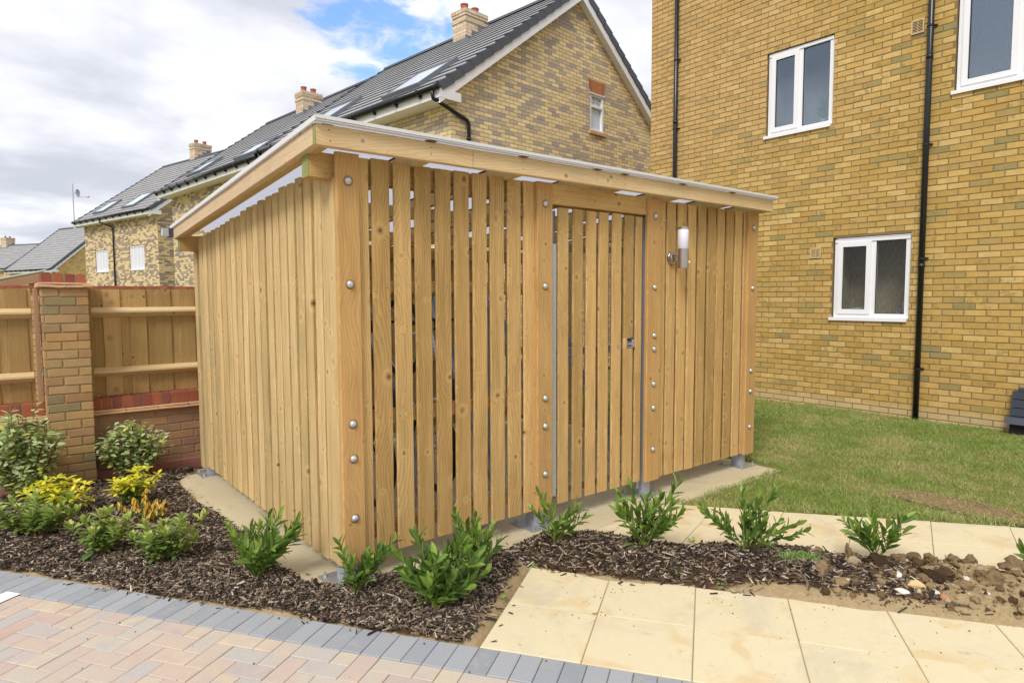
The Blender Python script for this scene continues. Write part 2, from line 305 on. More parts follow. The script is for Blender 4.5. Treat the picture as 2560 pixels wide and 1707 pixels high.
def brick_flat(name, light, grey, dk, pgrey=0.36, mort=C(148, 118, 74), hdir=(1, 0)):
    """brickwork for the houses further off: courses 75 mm, stretchers 225 mm; v = attribute wc (along, -, up)"""
    t = T(name); v = t.attr('wc'); x, _, z = t.xyz(v)
    row = t.math('FLOOR', t.math('DIVIDE', z, 0.075)); off = t.math('MULTIPLY', t.math('MODULO', t.math('ADD', row, 1000), 2.0), 0.5)
    u = t.math('ADD', t.math('DIVIDE', x, 0.225), off); col_ = t.math('FLOOR', u); fu = t.math('FRACT', u); fv = t.math('FRACT', t.math('DIVIDE', z, 0.075))
    idv = t.cmb(col_, row, 0.37); wn = t.wn(idv); a, b, c = t.xyz(wn)
    eu = t.math('MULTIPLY', t.math('MINIMUM', fu, t.math('SUBTRACT', 1.0, fu)), 0.225); ev = t.math('MULTIPLY', t.math('MINIMUM', fv, t.math('SUBTRACT', 1.0, fv)), 0.075)
    e = t.math('MINIMUM', eu, ev); msk = t.sm(e, 0.0035, 0.0065)
    # the darker bricks lie in loose diagonal drifts
    dr = t.noise(t.cmb(t.math('MULTIPLY', col_, 0.42), t.math('MULTIPLY', row, 0.30), 0.0), 1.0, 2, 0.5)
    isg = t.math('GREATER_THAN', t.math('ADD', t.math('MULTIPLY', a, 0.62), t.math('MULTIPLY', dr, 0.9)), 1.0 - pgrey * 0.5)
    n1 = t.noise(v, 40, 3, 0.6)
    cy = t.mix(b, tuple(k * 0.86 for k in light), tuple(k * 1.1 for k in light)); cg = t.mix(c, grey, dk); cc = t.mix(isg, cy, cg)
    cc = t.mix(1.0, cc, t.mix(n1, (0.85,) * 3, (1.15,) * 3), 'MULTIPLY')
    col = t.mix(msk, mort, cc); nb = t.bump(t.math('ADD', msk, t.math('MULTIPLY', n1, 0.2)), 0.6, 0.006)
    return t.out(col, 0.88, 0.2, normal=nb)
BRA = brick_flat('house_brick', C(238, 216, 168), C(208, 190, 164), C(176, 166, 158), 0.34, mort=C(154, 130, 98))
BRC = brick_flat('house_brick_mottled', C(228, 204, 154), C(182, 164, 142), C(138, 128, 122), 0.46)
BRD = brick_flat('house_brick_plain', C(222, 190, 128), C(204, 176, 124), C(190, 150, 96), 0.2)
LINT = brick_solid('arch_brick', [(0, C(184, 122, 84)), (0.5, C(196, 134, 94)), (1, C(170, 108, 78))], dirt=.1)
BRCH = brick_flat('chimney_brick', C(218, 198, 170), C(210, 188, 160), C(198, 172, 144), 0.3, mort=C(170, 148, 120))

def tile_mat():
    t = T('roof_tile'); v = t.attr('wc'); x, _, z = t.xyz(v); rc = t.attr('rc'); r1 = t.xyz(rc)[0]
    u = t.math('ADD', t.math('DIVIDE', x, 0.33), t.math('MULTIPLY', r1, 7)); fu = t.math('FRACT', u); wn = t.wn(t.cmb(t.math('FLOOR', u), r1, 0.2), 0)
    joint = t.math('SUBTRACT', 1.0, t.sm(t.math('MINIMUM', fu, t.math('SUBTRACT', 1.0, fu)), 0.008, 0.02))
    n1 = t.noise(v, 5, 4, 0.6)
    c = t.mix(wn, C(152, 150, 150), C(166, 164, 163)); c = t.mix(1.0, c, t.mix(n1, (0.85,) * 3, (1.12,) * 3), 'MULTIPLY')
    c = t.mix(t.math('MULTIPLY', joint, 0.5), c, (0.06, 0.06, 0.065))
    return t.out(c, 0.75, 0.3)
TILE = tile_mat()
TILED = plain('ridge_tile_step_shade', C(88, 91, 100), 0.6, 0.35, nscale=5, namp=0.15)

def slab_mat(name, a, b, c, amp=0.6):
    t = T(name); v = t.attr('wc'); rc = t.attr('rc'); r1, r2, r3 = t.xyz(rc); p = t.n('ShaderNodeTexCoord').outputs['Object']
    s1 = t.noise(t.vm('ADD', p, t.vm('MULTIPLY', rc, (30, 30, 30))), 3.2, 4, 0.55, 0.6); s2 = t.noise(t.vm('ADD', p, (9, 3, 1)), 2.0, 5, 0.65, 0.8); s3 = t.noise(p, 90, 3, 0.7); s4 = t.noise(p, 22, 4, 0.7, 0.4)
    col = t.mix(t.math('MULTIPLY', r1, 0.3), a, tuple(k * 0.94 for k in a)); col = t.mix(t.math('MULTIPLY', t.sm(s1, 0.52, 0.66), amp), col, b)
    col = t.mix(t.math('MULTIPLY', t.sm(s2, 0.48, 0.70), 0.65), col, c)
    s5 = t.noise(t.vm('ADD', p, (1, 7, 2)), 3.6, 6, 0.75, 1.2); col = t.mix(t.math('MULTIPLY', t.sm(s5, 0.58, 0.72), 0.55), col, C(166, 152, 124))
    col = t.mix(1.0, col, t.mix(s4, (0.93, 0.92, 0.9), (1.05, 1.05, 1.05)), 'MULTIPLY'); col = t.mix(1.0, col, t.mix(s3, (0.95,) * 3, (1.05,) * 3), 'MULTIPLY')
    spk = t.noise(p, 38, 2, 0.5); col = t.mix(t.math('MULTIPLY', t.sm(spk, 0.735, 0.76), 0.7), col, C(120, 96, 66))
    return t.out(col, 0.8, 0.25, normal=t.bump(t.math('ADD', s3, s4), 0.15, 0.002))
SLAB = slab_mat('buff_slab', C(224, 211, 176), C(214, 186, 134), C(202, 192, 168))
JOINT = plain('sand_joint', C(160, 142, 108), 0.95, 0.1, nscale=80, namp=0.25)
def paver_mat():
    t = T('block_paver'); rc = t.attr('rc'); r1, r2, r3 = t.xyz(rc); p = t.n('ShaderNodeTexCoord').outputs['Object']
    n1 = t.noise(t.vm('ADD', p, t.vm('MULTIPLY', rc, (40, 40, 40))), 6.5, 3, 0.6, 0.5); n2 = t.noise(p, 130, 3, 0.7); n3 = t.noise(p, 30, 4, 0.7)
    ca = t.ramp(r1, [(0, C(202, 187, 170)), (0.25, C(198, 178, 164)), (0.45, C(210, 194, 166)), (0.65, C(188, 182, 174)), (0.85, C(198, 168, 154)), (1, C(180, 178, 176))])
    cb = t.ramp(r2, [(0, C(206, 192, 166)), (0.35, C(186, 182, 178)), (0.6, C(200, 178, 164)), (1, C(198, 188, 172))])
    col = t.mix(t.sm(n1, 0.38, 0.62), ca, cb); col = t.mix(1.0, col, t.mix(n2, (0.88,) * 3, (1.1,) * 3), 'MULTIPLY'); col = t.mix(1.0, col, t.mix(n3, (0.93,) * 3, (1.05,) * 3), 'MULTIPLY')
    return t.out(col, 0.85, 0.2, normal=t.bump(n2, 0.25, 0.002))
PAVE = paver_mat()
def kerb_mat():
    t = T('charcoal_block'); rc = t.attr('rc'); r1, r2, r3 = t.xyz(rc); p = t.n('ShaderNodeTexCoord').outputs['Object']
    n1 = t.noise(t.vm('ADD', p, t.vm('MULTIPLY', rc, (40, 40, 40))), 9, 4, 0.65, 0.5); n2 = t.noise(p, 120, 3, 0.7)
    col = t.mix(r1, C(150, 154, 160), C(168, 171, 175)); col = t.mix(t.math('MULTIPLY', t.sm(n1, 0.48, 0.68), 0.6), col, C(172, 171, 164)); col = t.mix(1.0, col, t.mix(n2, (0.86,) * 3, (1.1,) * 3), 'MULTIPLY')
    return t.out(col, 0.85, 0.2, normal=t.bump(n2, 0.25, 0.002))
KERB = kerb_mat()
def conc_mat():
    t = T('pad_concrete'); p = t.n('ShaderNodeTexCoord').outputs['Object']
    n1 = t.noise(p, 2.5, 4, 0.6); n2 = t.noise(p, 45, 5, 0.75, 0.5); x, y, z = t.xyz(p)
    br = t.noise(t.cmb(t.math('MULTIPLY', x, 6), t.math('MULTIPLY', y, 60), 0), 1.2, 3, 0.6)
    col = t.mix(n1, C(190, 176, 142), C(210, 198, 168)); col = t.mix(1.0, col, t.mix(n2, (0.80,) * 3, (1.12,) * 3), 'MULTIPLY'); col = t.mix(1.0, col, t.mix(br, (0.88,) * 3, (1.08,) * 3), 'MULTIPLY'); col = t.mix(t.math('MULTIPLY', t.sm(t.noise(p, 5, 5, .7, .6), .5, .7), .35), col, C(168, 148, 112))
    return t.out(col, 0.85, 0.2, normal=t.bump(n2, 0.35, 0.004))
CONC = conc_mat()
def soil_mat():
    t = T('soil'); p = t.n('ShaderNodeTexCoord').outputs['Object']; sand = t.xyz(t.attr('rc'))[0]
    n1 = t.noise(p, 40, 5, 0.75); n2 = t.noise(p, 9, 4, 0.7)
    d = t.mix(n1, C(52, 38, 28), C(104, 80, 58)); s = t.mix(n1, C(128, 106, 76), C(198, 176, 136))
    col = t.mix(t.sm(t.math('ADD', sand, t.math('MULTIPLY', t.math('SUBTRACT', n2, 0.5), 0.9)), 0.35, 0.65), d, s)
    return t.out(col, 0.95, 0.1, normal=t.bump(t.math('ADD', n1, n2), 0.7, 0.015))
SOIL = soil_mat()
def chip_mat():
    t = T('bark_chip'); r1, r2, r3 = t.xyz(t.attr('rc')); p = t.n('ShaderNodeTexCoord').outputs['Object']
    c = t.ramp(r1, [(0, C(38, 33, 31)), (0.25, C(66, 56, 50)), (0.5, C(98, 83, 71)), (0.7, C(134, 116, 98)), (0.88, C(172, 153, 130)), (1, C(204, 192, 172))])
    c = t.mix(1.0, c, t.mix(t.noise(p, 150, 3), (0.7,) * 3, (1.25,) * 3), 'MULTIPLY')
    return t.out(c, 0.9, 0.15)
CHIP = chip_mat()
def clod_mat():
    t = T('clod'); r1, r2, r3 = t.xyz(t.attr('rc')); p = t.n('ShaderNodeTexCoord').outputs['Object']; n1 = t.noise(p, 60, 5, 0.7)
    c = t.ramp(r1, [(0, C(74, 58, 42)), (0.35, C(122, 100, 72)), (0.7, C(152, 130, 96)), (0.9, C(184, 166, 134)), (1, C(208, 198, 180))])
    c = t.mix(1.0, c, t.mix(n1, (0.7,) * 3, (1.2,) * 3), 'MULTIPLY'); return t.out(c, 0.92, 0.15, normal=t.bump(n1, 0.6, 0.01))
CLOD = clod_mat()
def turf_mat(name, blades):
    t = T(name); p = t.n('ShaderNodeTexCoord').outputs['Object']; r1, r2, r3 = t.xyz(t.attr('rc'))
    n1 = t.noise(p, 1.1, 4, 0.65, 0.6); n2 = t.noise(p, 4.5, 4, 0.7); x, y, z = t.xyz(p)
    str_ = t.noise(t.cmb(t.math('MULTIPLY', x, 2.6), t.math('MULTIPLY', y, 0.7), 0), 1.0, 3, 0.6)
    dry = t.math('ADD', t.math('MULTIPLY', n1, 0.45), t.math('ADD', t.math('MULTIPLY', n2, 0.35), t.math('MULTIPLY', str_, 0.3)))
    if blades: dry = t.math('ADD', dry, t.math('MULTIPLY', t.math('SUBTRACT', r1, 0.5), 0.30))
    g = t.mix(r2, C(88, 124, 44), C(146, 172, 78)) if blades else t.mix(t.noise(p, 90, 3, 0.7), C(92, 104, 48), C(146, 140, 82))
    d = t.mix(r3, C(176, 166, 108), C(204, 194, 144)) if blades else C(160, 142, 96)
    col = t.mix(t.sm(dry, 0.52, 0.72), g, d)
    return t.out(col, 0.7, 0.2, normal=None if blades else t.bump(t.noise(p, 150, 3), 0.6, 0.02))
TURF = turf_mat('turf', False); BLADE = turf_mat('grass_blade', True)
def far_mat():
    t = T('far_ground'); p = t.n('ShaderNodeTexCoord').outputs['Object']; n1 = t.noise(p, 0.3, 4); return t.out(t.mix(n1, C(96, 108, 62), C(150, 138, 98)), 0.95, 0.1)
FAR = far_mat()
def leaf_mat(name, stops, spec=0.4, rough=0.42):
    t = T(name); r1, r2, r3 = t.xyz(t.attr('rc')); v = t.attr('wc'); lx, ly, _ = t.xyz(v)
    col = t.ramp(r1, stops); col = t.mix(1.0, col, t.mix(r2, (0.8,) * 3, (1.15,) * 3), 'MULTIPLY')
    mid = t.math('SUBTRACT', 1.0, t.sm(t.math('ABSOLUTE', lx), 0.02, 0.09)); col = t.mix(t.math('MULTIPLY', mid, 0.35), col, t.mix(0.5, col, C(190, 200, 120)))
    d = t.n('ShaderNodeBsdfPrincipled'); t.put(d.inputs['Base Color'], col); d.inputs['Roughness'].default_value = rough; d.inputs['Specular IOR Level'].default_value = spec
    tr = t.n('ShaderNodeBsdfTranslucent'); t.put(tr.inputs[0], t.mix(1.0, col, (1.2, 1.3, 0.6), 'MULTIPLY'))
    m = t.n('ShaderNodeMixShader'); m.inputs[0].default_value = 0.22; t.t.links.new(d.outputs[0], m.inputs[1]); t.t.links.new(tr.outputs[0], m.inputs[2])
    o = t.n('ShaderNodeOutputMaterial'); t.t.links.new(m.outputs[0], o.inputs[0]); return t.m
LLAU = leaf_mat('laurel_leaf', [(0, C(66, 94, 40)), (0.4, C(98, 130, 54)), (0.75, C(146, 172, 76)), (0.94, C(166, 186, 88)), (1, C(216, 186, 60))])
LELA = leaf_mat('silver_leaf', [(0, C(122, 138, 82)), (0.35, C(164, 178, 118)), (0.65, C(188, 200, 148)), (0.85, C(206, 214, 170)), (1, C(208, 214, 96))], rough=0.5)
LYEL = leaf_mat('golden_leaf', [(0, C(176, 184, 50)), (0.3, C(214, 212, 50)), (0.7, C(240, 226, 56)), (1, C(248, 236, 96))])
LWIT = leaf_mat('withered_leaf', [(0, C(190, 150, 60)), (0.4, C(222, 186, 74)), (0.8, C(236, 206, 84)), (1, C(170, 170, 70))])
LGRN = leaf_mat('broad_leaf', [(0, C(100, 128, 62)), (0.4, C(138, 162, 80)), (0.75, C(172, 188, 98)), (0.92, C(194, 204, 108)), (1, C(146, 108, 68))])
LWEED = leaf_mat('weed_leaf', [(0, C(96, 134, 66)), (0.5, C(132, 166, 92)), (1, C(170, 196, 110))], rough=0.6)
STEM = plain('stem_bark', C(126, 98, 66), 0.8, 0.2, nscale=50, namp=0.2); STEMG = plain('stem_green', C(120, 132, 62), 0.7, 0.2)

# ------------------------------------------------------------------ ground frame (measured on z = 0, re-projected to the real level)
GZ = -0.07
def gp(x, y, z=GZ):
    k = (CAM.z - z) / CAM.z; return np.array([CAM.x + (x - CAM.x) * k, CAM.y + (y - CAM.y) * k])
K0 = gp(0.148, -1.075); DV = np.array([0.5675, -0.8234]); NV = np.array([0.8234, 0.5675])
def L2(d, n): return K0 + DV * d + NV * n
def poly_block(mb, P, zt, th=0.05, gap=0.002, ch=0.003, tilt=0.0):
    """a paving unit: convex polygon P (ccw), top at zt, small chamfer"""
    P = np.array(P); c = P.mean(0)
    def off(d):
        n = len(P); out = []
        for i in range(n):
            a, b, e = P[i - 1], P[i], P[(i + 1) % n]
            u = (b - a) / (np.linalg.norm(b - a) + 1e-9); v = (e - b) / (np.linalg.norm(e - b) + 1e-9)
            n1 = np.array([-u[1], u[0]]); n2 = np.array([-v[1], v[0]]); k = n1 + n2; k = k / max(0.3, (1 + n1 @ n2)); out.append(b + k * d)
        return np.array(out)
    tl = rng.normal(0, tilt, 3) if tilt else np.zeros(3)
    A = off(gap + ch); B = off(gap); n = len(P)
    za = zt + tl[0] + ((A - c) @ tl[1:]) * 6; zb = zt - ch + tl[0] + ((B - c) @ tl[1:]) * 6
    V = np.concatenate([np.c_[A, za], np.c_[B, zb], np.c_[B, np.full(n, zt - th)]])
    q = []; t = []
    if n == 4: q.append((0, 1, 2, 3))
    else: t += [(0, i, i + 1) for i in range(1, n - 1)]
    for i in range(n): j = (i + 1) % n; q += [(n + i, n + j, j, i), (2 * n + i, 2 * n + j, n + j, n + i)]
    mb.add(V, q, t)
def clip(P, a, nrm):   # keep side where (p-a).nrm >= 0
    out = []; m = len(P)
    for i in range(m):
        p, q = P[i], P[(i + 1) % m]; dp, dq = (p - a) @ nrm, (q - a) @ nrm
        if dp >= 0: out.append(p)
        if dp * dq < 0: out.append(p + (q - p) * dp / (dp - dq))
    return out
def area(P): P = np.array(P); x, y = P[:, 0], P[:, 1]; return 0.5 * (x @ np.roll(y, -1) - y @ np.roll(x, -1))

# ground to the horizon
mb = MB(); S = 600.0; mb.add([(-S, -S, -0.16), (S, -S, -0.16), (S, S, -0.16), (-S, S, -0.16)], [(0, 1, 2, 3)]); mb.build('ground', FAR, kind='structure')

# driveway in 90 degree herringbone, kerb of charcoal blocks, footpaths
mb = MB()
for i in range(-64, 30):
    for j in range(0, 44):
        k = (i - j) % 4
        if k == 0: r = (i, i + 2, j, j + 1)
        elif k == 2: r = (i, i + 1, j - 1, j + 1)
        else: continue
        u0, u1, v0, v1 = r; v0 = max(v0, 0)
        c = [L2(u * 0.1, -0.203 - v * 0.1) for u, v in ((u0, v0), (u0, v1), (u1, v1), (u1, v0))]
        P = np.array(c); P = P if area(P) > 0 else P[::-1]
        if P[:, 1].max() > 3.5: continue
        poly_block(mb, P, GZ - 0.002, gap=0.0015, ch=0.003, tilt=0.0008)
j0 = [L2(-6.4, -0.02), L2(3.1, -0.02), L2(3.1, -4.7), L2(-6.4, -4.7)]
mb.add([(p[0], p[1], GZ - 0.010) for p in j0], [(3, 2, 1, 0)], mi=1)
drive = mb.build('driveway', [PAVE, JOINT], kind='structure')
mb = MB()
for i in range(-56, 32):
    P = np.array([L2(i * 0.1005, 0), L2(i * 0.1005, -0.202), L2((i + 1) * 0.1005, -0.202), L2((i + 1) * 0.1005, 0)]); P = P if area(P) > 0 else P[::-1]
    poly_block(mb, P, GZ, gap=0.0015, ch=0.003, tilt=0.0008)
mb.build('kerb', [KERB], kind='structure')
mb = MB()    # white bay marking at the left edge, 3 mm above the blocks
mkA = gp(-1.40, 0.859); da = -NV
for s0 in range(14):
    a = mkA + da * (0.012 + s0 * 0.2) ; P = [a, a - DV * 0.1 + 0 * da, a - DV * 0.1 + da * 0.197, a + da * 0.197]; P = np.array(P); P = P if area(P) > 0 else P[::-1]
    mb.add([(p[0], p[1], GZ + 0.0025) for p in P], [(0, 1, 2, 3)])
mb.build('bay_marking', WHITEP, kind='structure')

mb = MB()
for i in range(0, 9):
    for j in range(2):
        P = np.array([L2(i * 0.472, j * 0.457), L2((i + 1) * 0.472, j * 0.457), L2((i + 1) * 0.472, (j + 1) * 0.457), L2(i * 0.472, (j + 1) * 0.457)]); P = P if area(P) > 0 else P[::-1]
        poly_block(mb, P, GZ + 0.001, gap=0.0022, ch=0.003, tilt=0.0012)
P = [L2(0, 0), L2(4.3, 0), L2(4.3, 0.914), L2(0, 0.914)]; mb.add([(p[0], p[1], GZ - 0.004) for p in P], [(0, 1, 2, 3)], mi=1)
mb.build('footpath', [SLAB, JOINT], kind='structure')
# second footpath between the planting bed and the lawn
LE0 = gp(2.40, -0.385); LE1 = gp(3.80, -2.155); le = (LE1 - LE0) / np.linalg.norm(LE1 - LE0); ln = np.array([le[1], -le[0]])   # ln points to the path side
if ((gp(2.0, -1.2) - LE0) @ ln) < 0: ln = -ln
ua = le * 0.49; vb = -np.array([0.94, 0.34]) * 0.50; O = gp(3.484, -1.723)
mb = MB()
for i in range(-6, 8):
    for j in range(-2, 6):
        for h in (0,):
            o = O + ua * i + vb * j; P = [o, o + ua, o + ua + vb, o + vb]; P = P if area(P) > 0 else P[::-1]
            P = clip(P, LE0, ln)
            if len(P) > 2: P = clip(P, np.array([0, -0.262]), np.array([0, -1.0]))
            if len(P) > 2: P = clip(P, L2(0, 1.0), NV)
            if len(P) > 2 and abs(area(P)) > 0.01: poly_block(mb, P, GZ + 0.003, gap=0.0022, ch=0.002, tilt=0.0008)
P = [LE0 + le * -0.3, LE0 + le * 4, LE0 + le * 4 + ln * 2.2, LE0 + le * -0.3 + ln * 2.2]; P = clip(P if area(P) > 0 else P[::-1], np.array([0, -0.262]), np.array([0, -1.0]))
P = clip(P, L2(0, 1.0), NV)
n = len(P); mb.add([(p[0], p[1], GZ - 0.004) for p in P], None, [(0, i, i + 1) for i in range(1, n - 1)], mi=1)
mb.build('footpath', [SLAB, JOINT], kind='structure')
# concrete pad
mb = MB(); x0, x1, y0, y1 = -0.25, 4.22, -0.26, 3.28
nx, ny = 60, 50; xs = np.linspace(x0, x1, nx); ys = np.linspace(y0, y1, ny); X, Y = np.meshgrid(xs, ys)
ed = np.minimum(np.minimum(X - x0, x1 - X), np.minimum(Y - y0, y1 - Y))
ex = np.array([[mnoise.noise((a * 3, b * 3, 0)) for a in xs] for b in ys])
Z = GZ + 0.004 + ex * 0.003 - 0.02 * np.exp(-ed / 0.01)
Xj = X + ex * 0.02 * (ed < 0.01); Yj = Y + ex * 0.02 * (ed < 0.01)
idx = np.arange(nx * ny).reshape(ny, nx); q = np.stack([idx[:-1, :-1], idx[:-1, 1:], idx[1:, 1:], idx[1:, :-1]], -1).reshape(-1, 4)
mb.add(np.stack([Xj, Yj, Z], -1).reshape(-1, 3), q)
mb.box(x0 + .01, x1 - .01, y0 + .01, y1 - .01, -0.155, GZ - 0.02); mb.build('concrete_pad', CONC, kind='structure', smooth=True)

# ------------------------------------------------------------------ planting bed: soil and bark mulch
bedL = [L2(-5.35, 0.004), L2(0.0, 0.004)] + [L2(0.0, 0.92)] + [np.array(p) for p in ((0.98, -0.50), (0.72, -0.33), (0.42, -0.10), (0.30, 0.02), (0.18, 0.09), (-0.02, 0.10), (-0.13, 0.18), (-0.17, 0.5), (-0.15, 1.1), (-0.19, 1.7), (-0.27, 2.2), (-0.24, 2.9), (-0.06, 3.05), (0.0, 3.3), (-2.85, 3.3))]
up = [gp(*p) for p in ((0.722, -0.287), (0.872, -0.288), (1.038, -0.263), (1.207, -0.23), (1.489, -0.425), (1.658, -0.669), (1.775, -0.915), (1.992, -1.076), (2.305, -1.397), (2.42, -1.66), (2.62, -1.86), (2.76, -2.1), (2.83, -2.33), (3.3, -3.2), (3.6, -3.8))]
low = [L2(4.2, 0.905), L2(3.0, 0.905), L2(2.2, 0.905), L2(1.3, 0.88), L2(0.95, 0.90), L2(0.5, 0.86), L2(0.15, 0.90), L2(0.0, 0.95), L2(-0.06, 0.80), L2(-0.30, 0.7)]
bedR = up + low
def inside(P, X, Y):
    P = np.array(P); r = np.zeros(X.shape, bool); n = len(P)
    for i in range(n):
        a, b = P[i], P[(i + 1) % n]; c = (a[1] > Y) != (b[1] > Y); r ^= c & (X < (b[0] - a[0]) * (Y - a[1]) / (b[1] - a[1] + 1e-12) + a[0])
    return r
def pdist(P, X, Y):
    P = np.array(P); D = np.full(X.shape, 9.0); n = len(P)
    for i in range(n):
        a, b = P[i], P[(i + 1) % n]; ab = b - a; tt = np.clip(((X - a[0]) * ab[0] + (Y - a[1]) * ab[1]) / (ab @ ab + 1e-12), 0, 1)
        D = np.minimum(D, np.hypot(X - a[0] - ab[0] * tt, Y - a[1] - ab[1] * tt))
    return D
def vnoise(X, Y, s, seed=0):   # value noise
    x = X * s + seed * 17.3; y = Y * s + seed * 5.1; xi = np.floor(x).astype(int); yi = np.floor(y).astype(int); fx = x - xi; fy = y - yi; fx = fx * fx * (3 - 2 * fx); fy = fy * fy * (3 - 2 * fy)
    h = lambda a, b: np.modf(np.abs(np.sin(a * 127.1 + b * 311.7 + seed) * 43758.5453))[0]
    return (h(xi, yi) * (1 - fx) + h(xi + 1, yi) * fx) * (1 - fy) + (h(xi, yi + 1) * (1 - fx) + h(xi + 1, yi + 1) * fx) * fy
def bed_info(X, Y):
    X = np.asarray(X, float); Y = np.asarray(Y, float)
    best = np.full(X.shape, -9.0)
    for P in (bedL, bedR):
        d = pdist(P, X, Y); ins = inside(P, X, Y); best = np.maximum(best, np.where(ins, d, -d))
    return best
def bed_z(X, Y, sd_=None):
    sd_ = bed_info(X, Y) if sd_ is None else sd_
    X = np.asarray(X, float); Y = np.asarray(Y, float)
    dn = (X - K0[0]) * NV[0] + (Y - K0[1]) * NV[1]; dd = (X - K0[0]) * DV[0] + (Y - K0[1]) * DV[1]
    right = np.clip((X - 0.7) / 0.6, 0, 1) * (dn > 0.5)
    z = GZ - 0.03 + (0.070 + 0.03 * right) * (1 - np.exp(-np.maximum(sd_ + 0.02, 0) / 0.10)) + (vnoise(X, Y, 3, 1) - 0.5) * 0.03 + (vnoise(X, Y, 11, 2) - 0.5) * 0.014
    clodz = np.clip((dd - 2.05) / 0.4, 0, 1) * (dn > 0.8)
    z = z + clodz * (vnoise(X, Y, 9, 5) - 0.25) * 0.07 * (sd_ > 0) + clodz * (vnoise(X, Y, 25, 6) - 0.5) * 0.035 + clodz * (vnoise(X, Y, 52, 8) - 0.5) * 0.016
    return np.where(sd_ > -0.03, z, GZ - 0.06 + 0 * z)
def sandy(X, Y, sd_):
    dn = (X - K0[0]) * NV[0] + (Y - K0[1]) * NV[1]; dd = (X - K0[0]) * DV[0] + (Y - K0[1]) * DV[1]
    s = np.clip(1 - sd_ / 0.05, 0, 1) * 0.8
    s = np.maximum(s, np.clip(1 - np.abs(dd + 0.02) / 0.11, 0, 1) * (dn < 0.95) * 1.4)          # strip beside the end of the path
    s = np.maximum(s, np.clip((dd - 1.85) / 0.45, 0, 1) * (dn > 0.8))
    s = np.maximum(s, np.clip((1.05 - dn) / 0.12, 0, 1) * (dn > 0.8) * np.clip((dd - 0.9) / 0.5, 0, 1) * 1.2)
    return np.clip(s, 0, 1)
gx = np.arange(-3.7, 3.9, 0.0125); gy = np.arange(-4.0, 3.35, 0.0125); X, Y = np.meshgrid(gx, gy); SD = bed_info(X, Y); Z = bed_z(X, Y, SD)
keep = SD > -0.05; idx = np.arange(X.size).reshape(X.shape)
kq = keep[:-1, :-1] & keep[:-1, 1:] & keep[1:, 1:] & keep[1:, :-1]
q = np.stack([idx[:-1, :-1], idx[:-1, 1:], idx[1:, 1:], idx[1:, :-1]], -1)[kq]
used = np.unique(q); remap = -np.ones(X.size, int); remap[used] = np.arange(len(used))
V = np.stack([X, Y, Z], -1).reshape(-1, 3)[used]; sa = sandy(X, Y, SD).reshape(-1)[used]
mb = MB(); mb.add(V, remap[q]); mb.c[0] = np.stack([sa, sa, sa], -1); mb.build('soil', SOIL, kind='structure', smooth=True)
# bark chips
def chips(n, x0, x1, y0, y1, smin, smax):
    X = rng.uniform(x0, x1, n * 3); Y = rng.uniform(y0, y1, n * 3); sd_ = bed_info(X, Y); s = sandy(X, Y, sd_)
    near = np.hypot(X - CAM.x, Y - CAM.y)
    ok = ((sd_ > 0.012) | ((sd_ > -0.05) & (rng.random(len(X)) < 0.12))) & (rng.random(len(X)) > np.clip(s, 0, 0.97) ** 0.7) & (Y < 3.28)
    X, Y, sd_ = X[ok][:n], Y[ok][:n], sd_[ok][:n]; m = len(X)
    Z = bed_z(X, Y, np.maximum(sd_, 0)) + rng.uniform(0.0, 0.016, m); Z = np.maximum(Z, GZ + 0.005)
    L = rng.uniform(smin, smax, m) * (1 + (rng.random(m) < 0.06) * 1.1); lng = rng.random(m) < 0.05; L = np.where(lng, L * 1.7, L); Wd = L * rng.uniform(0.08, 0.30, m) * np.where(lng, .5, 1); H = rng.uniform(0.0012, 0.004, m)
    yaw = rng.uniform(0, 6.283, m); pit = rng.normal(0, 0.28, m); rol = rng.normal(0, 0.5, m)
    a = np.stack([np.cos(yaw) * np.cos(pit), np.sin(yaw) * np.cos(pit), np.sin(pit)], -1)
    b0 = np.stack([-np.sin(yaw), np.cos(yaw), 0 * yaw], -1); c0 = np.cross(a, b0); b = b0 * np.cos(rol)[:, None] + c0 * np.sin(rol)[:, None]; c = np.cross(a, b)
    a = a * (L / 2)[:, None]; b = b * (Wd / 2)[:, None]; c = c * H[:, None]; P = np.stack([X, Y, Z], -1)
    k = rng.uniform(0.3, 1.0, (m, 4))
    V = np.stack([P - a - b * k[:, :1] - c, P + a - b * k[:, 1:2] - c, P + a + b * k[:, 2:3] - c, P - a + b * k[:, 3:4] - c, P - a * .9 - b * k[:, :1] + c, P + a * .9 - b * k[:, 1:2] + c, P + a * .9 + b * k[:, 2:3] + c, P - a * .9 + b * k[:, 3:4] + c], 1).reshape(-1, 3)
    f = np.array([(4, 5, 6, 7), (0, 1, 5, 4), (1, 2, 6, 5), (2, 3, 7, 6), (3, 0, 4, 7)]); q = (np.arange(m)[:, None, None] * 8 + f[None]).reshape(-1, 4)
    return V, q, np.repeat(np.stack([rng.random(m) ** 1.15, rng.random(m), rng.random(m)], -1), 8, 0)
mb = MB()
for args in ((38000, -2.9, 1.0, -1.3, 3.25, 0.010, 0.046), (13000, 0.2, 2.9, -2.6, 0.1, 0.010, 0.046), (16000, -1.7, 0.6, -1.2, 1.3, 0.008, 0.032)):
    V, q, rc_ = chips(*args); mb.add(V, q); mb.c[-1] = rc_
mb.build('bark_mulch', CHIP, kind='stuff', label='dark shredded bark mulch covering the planting bed', category='mulch')
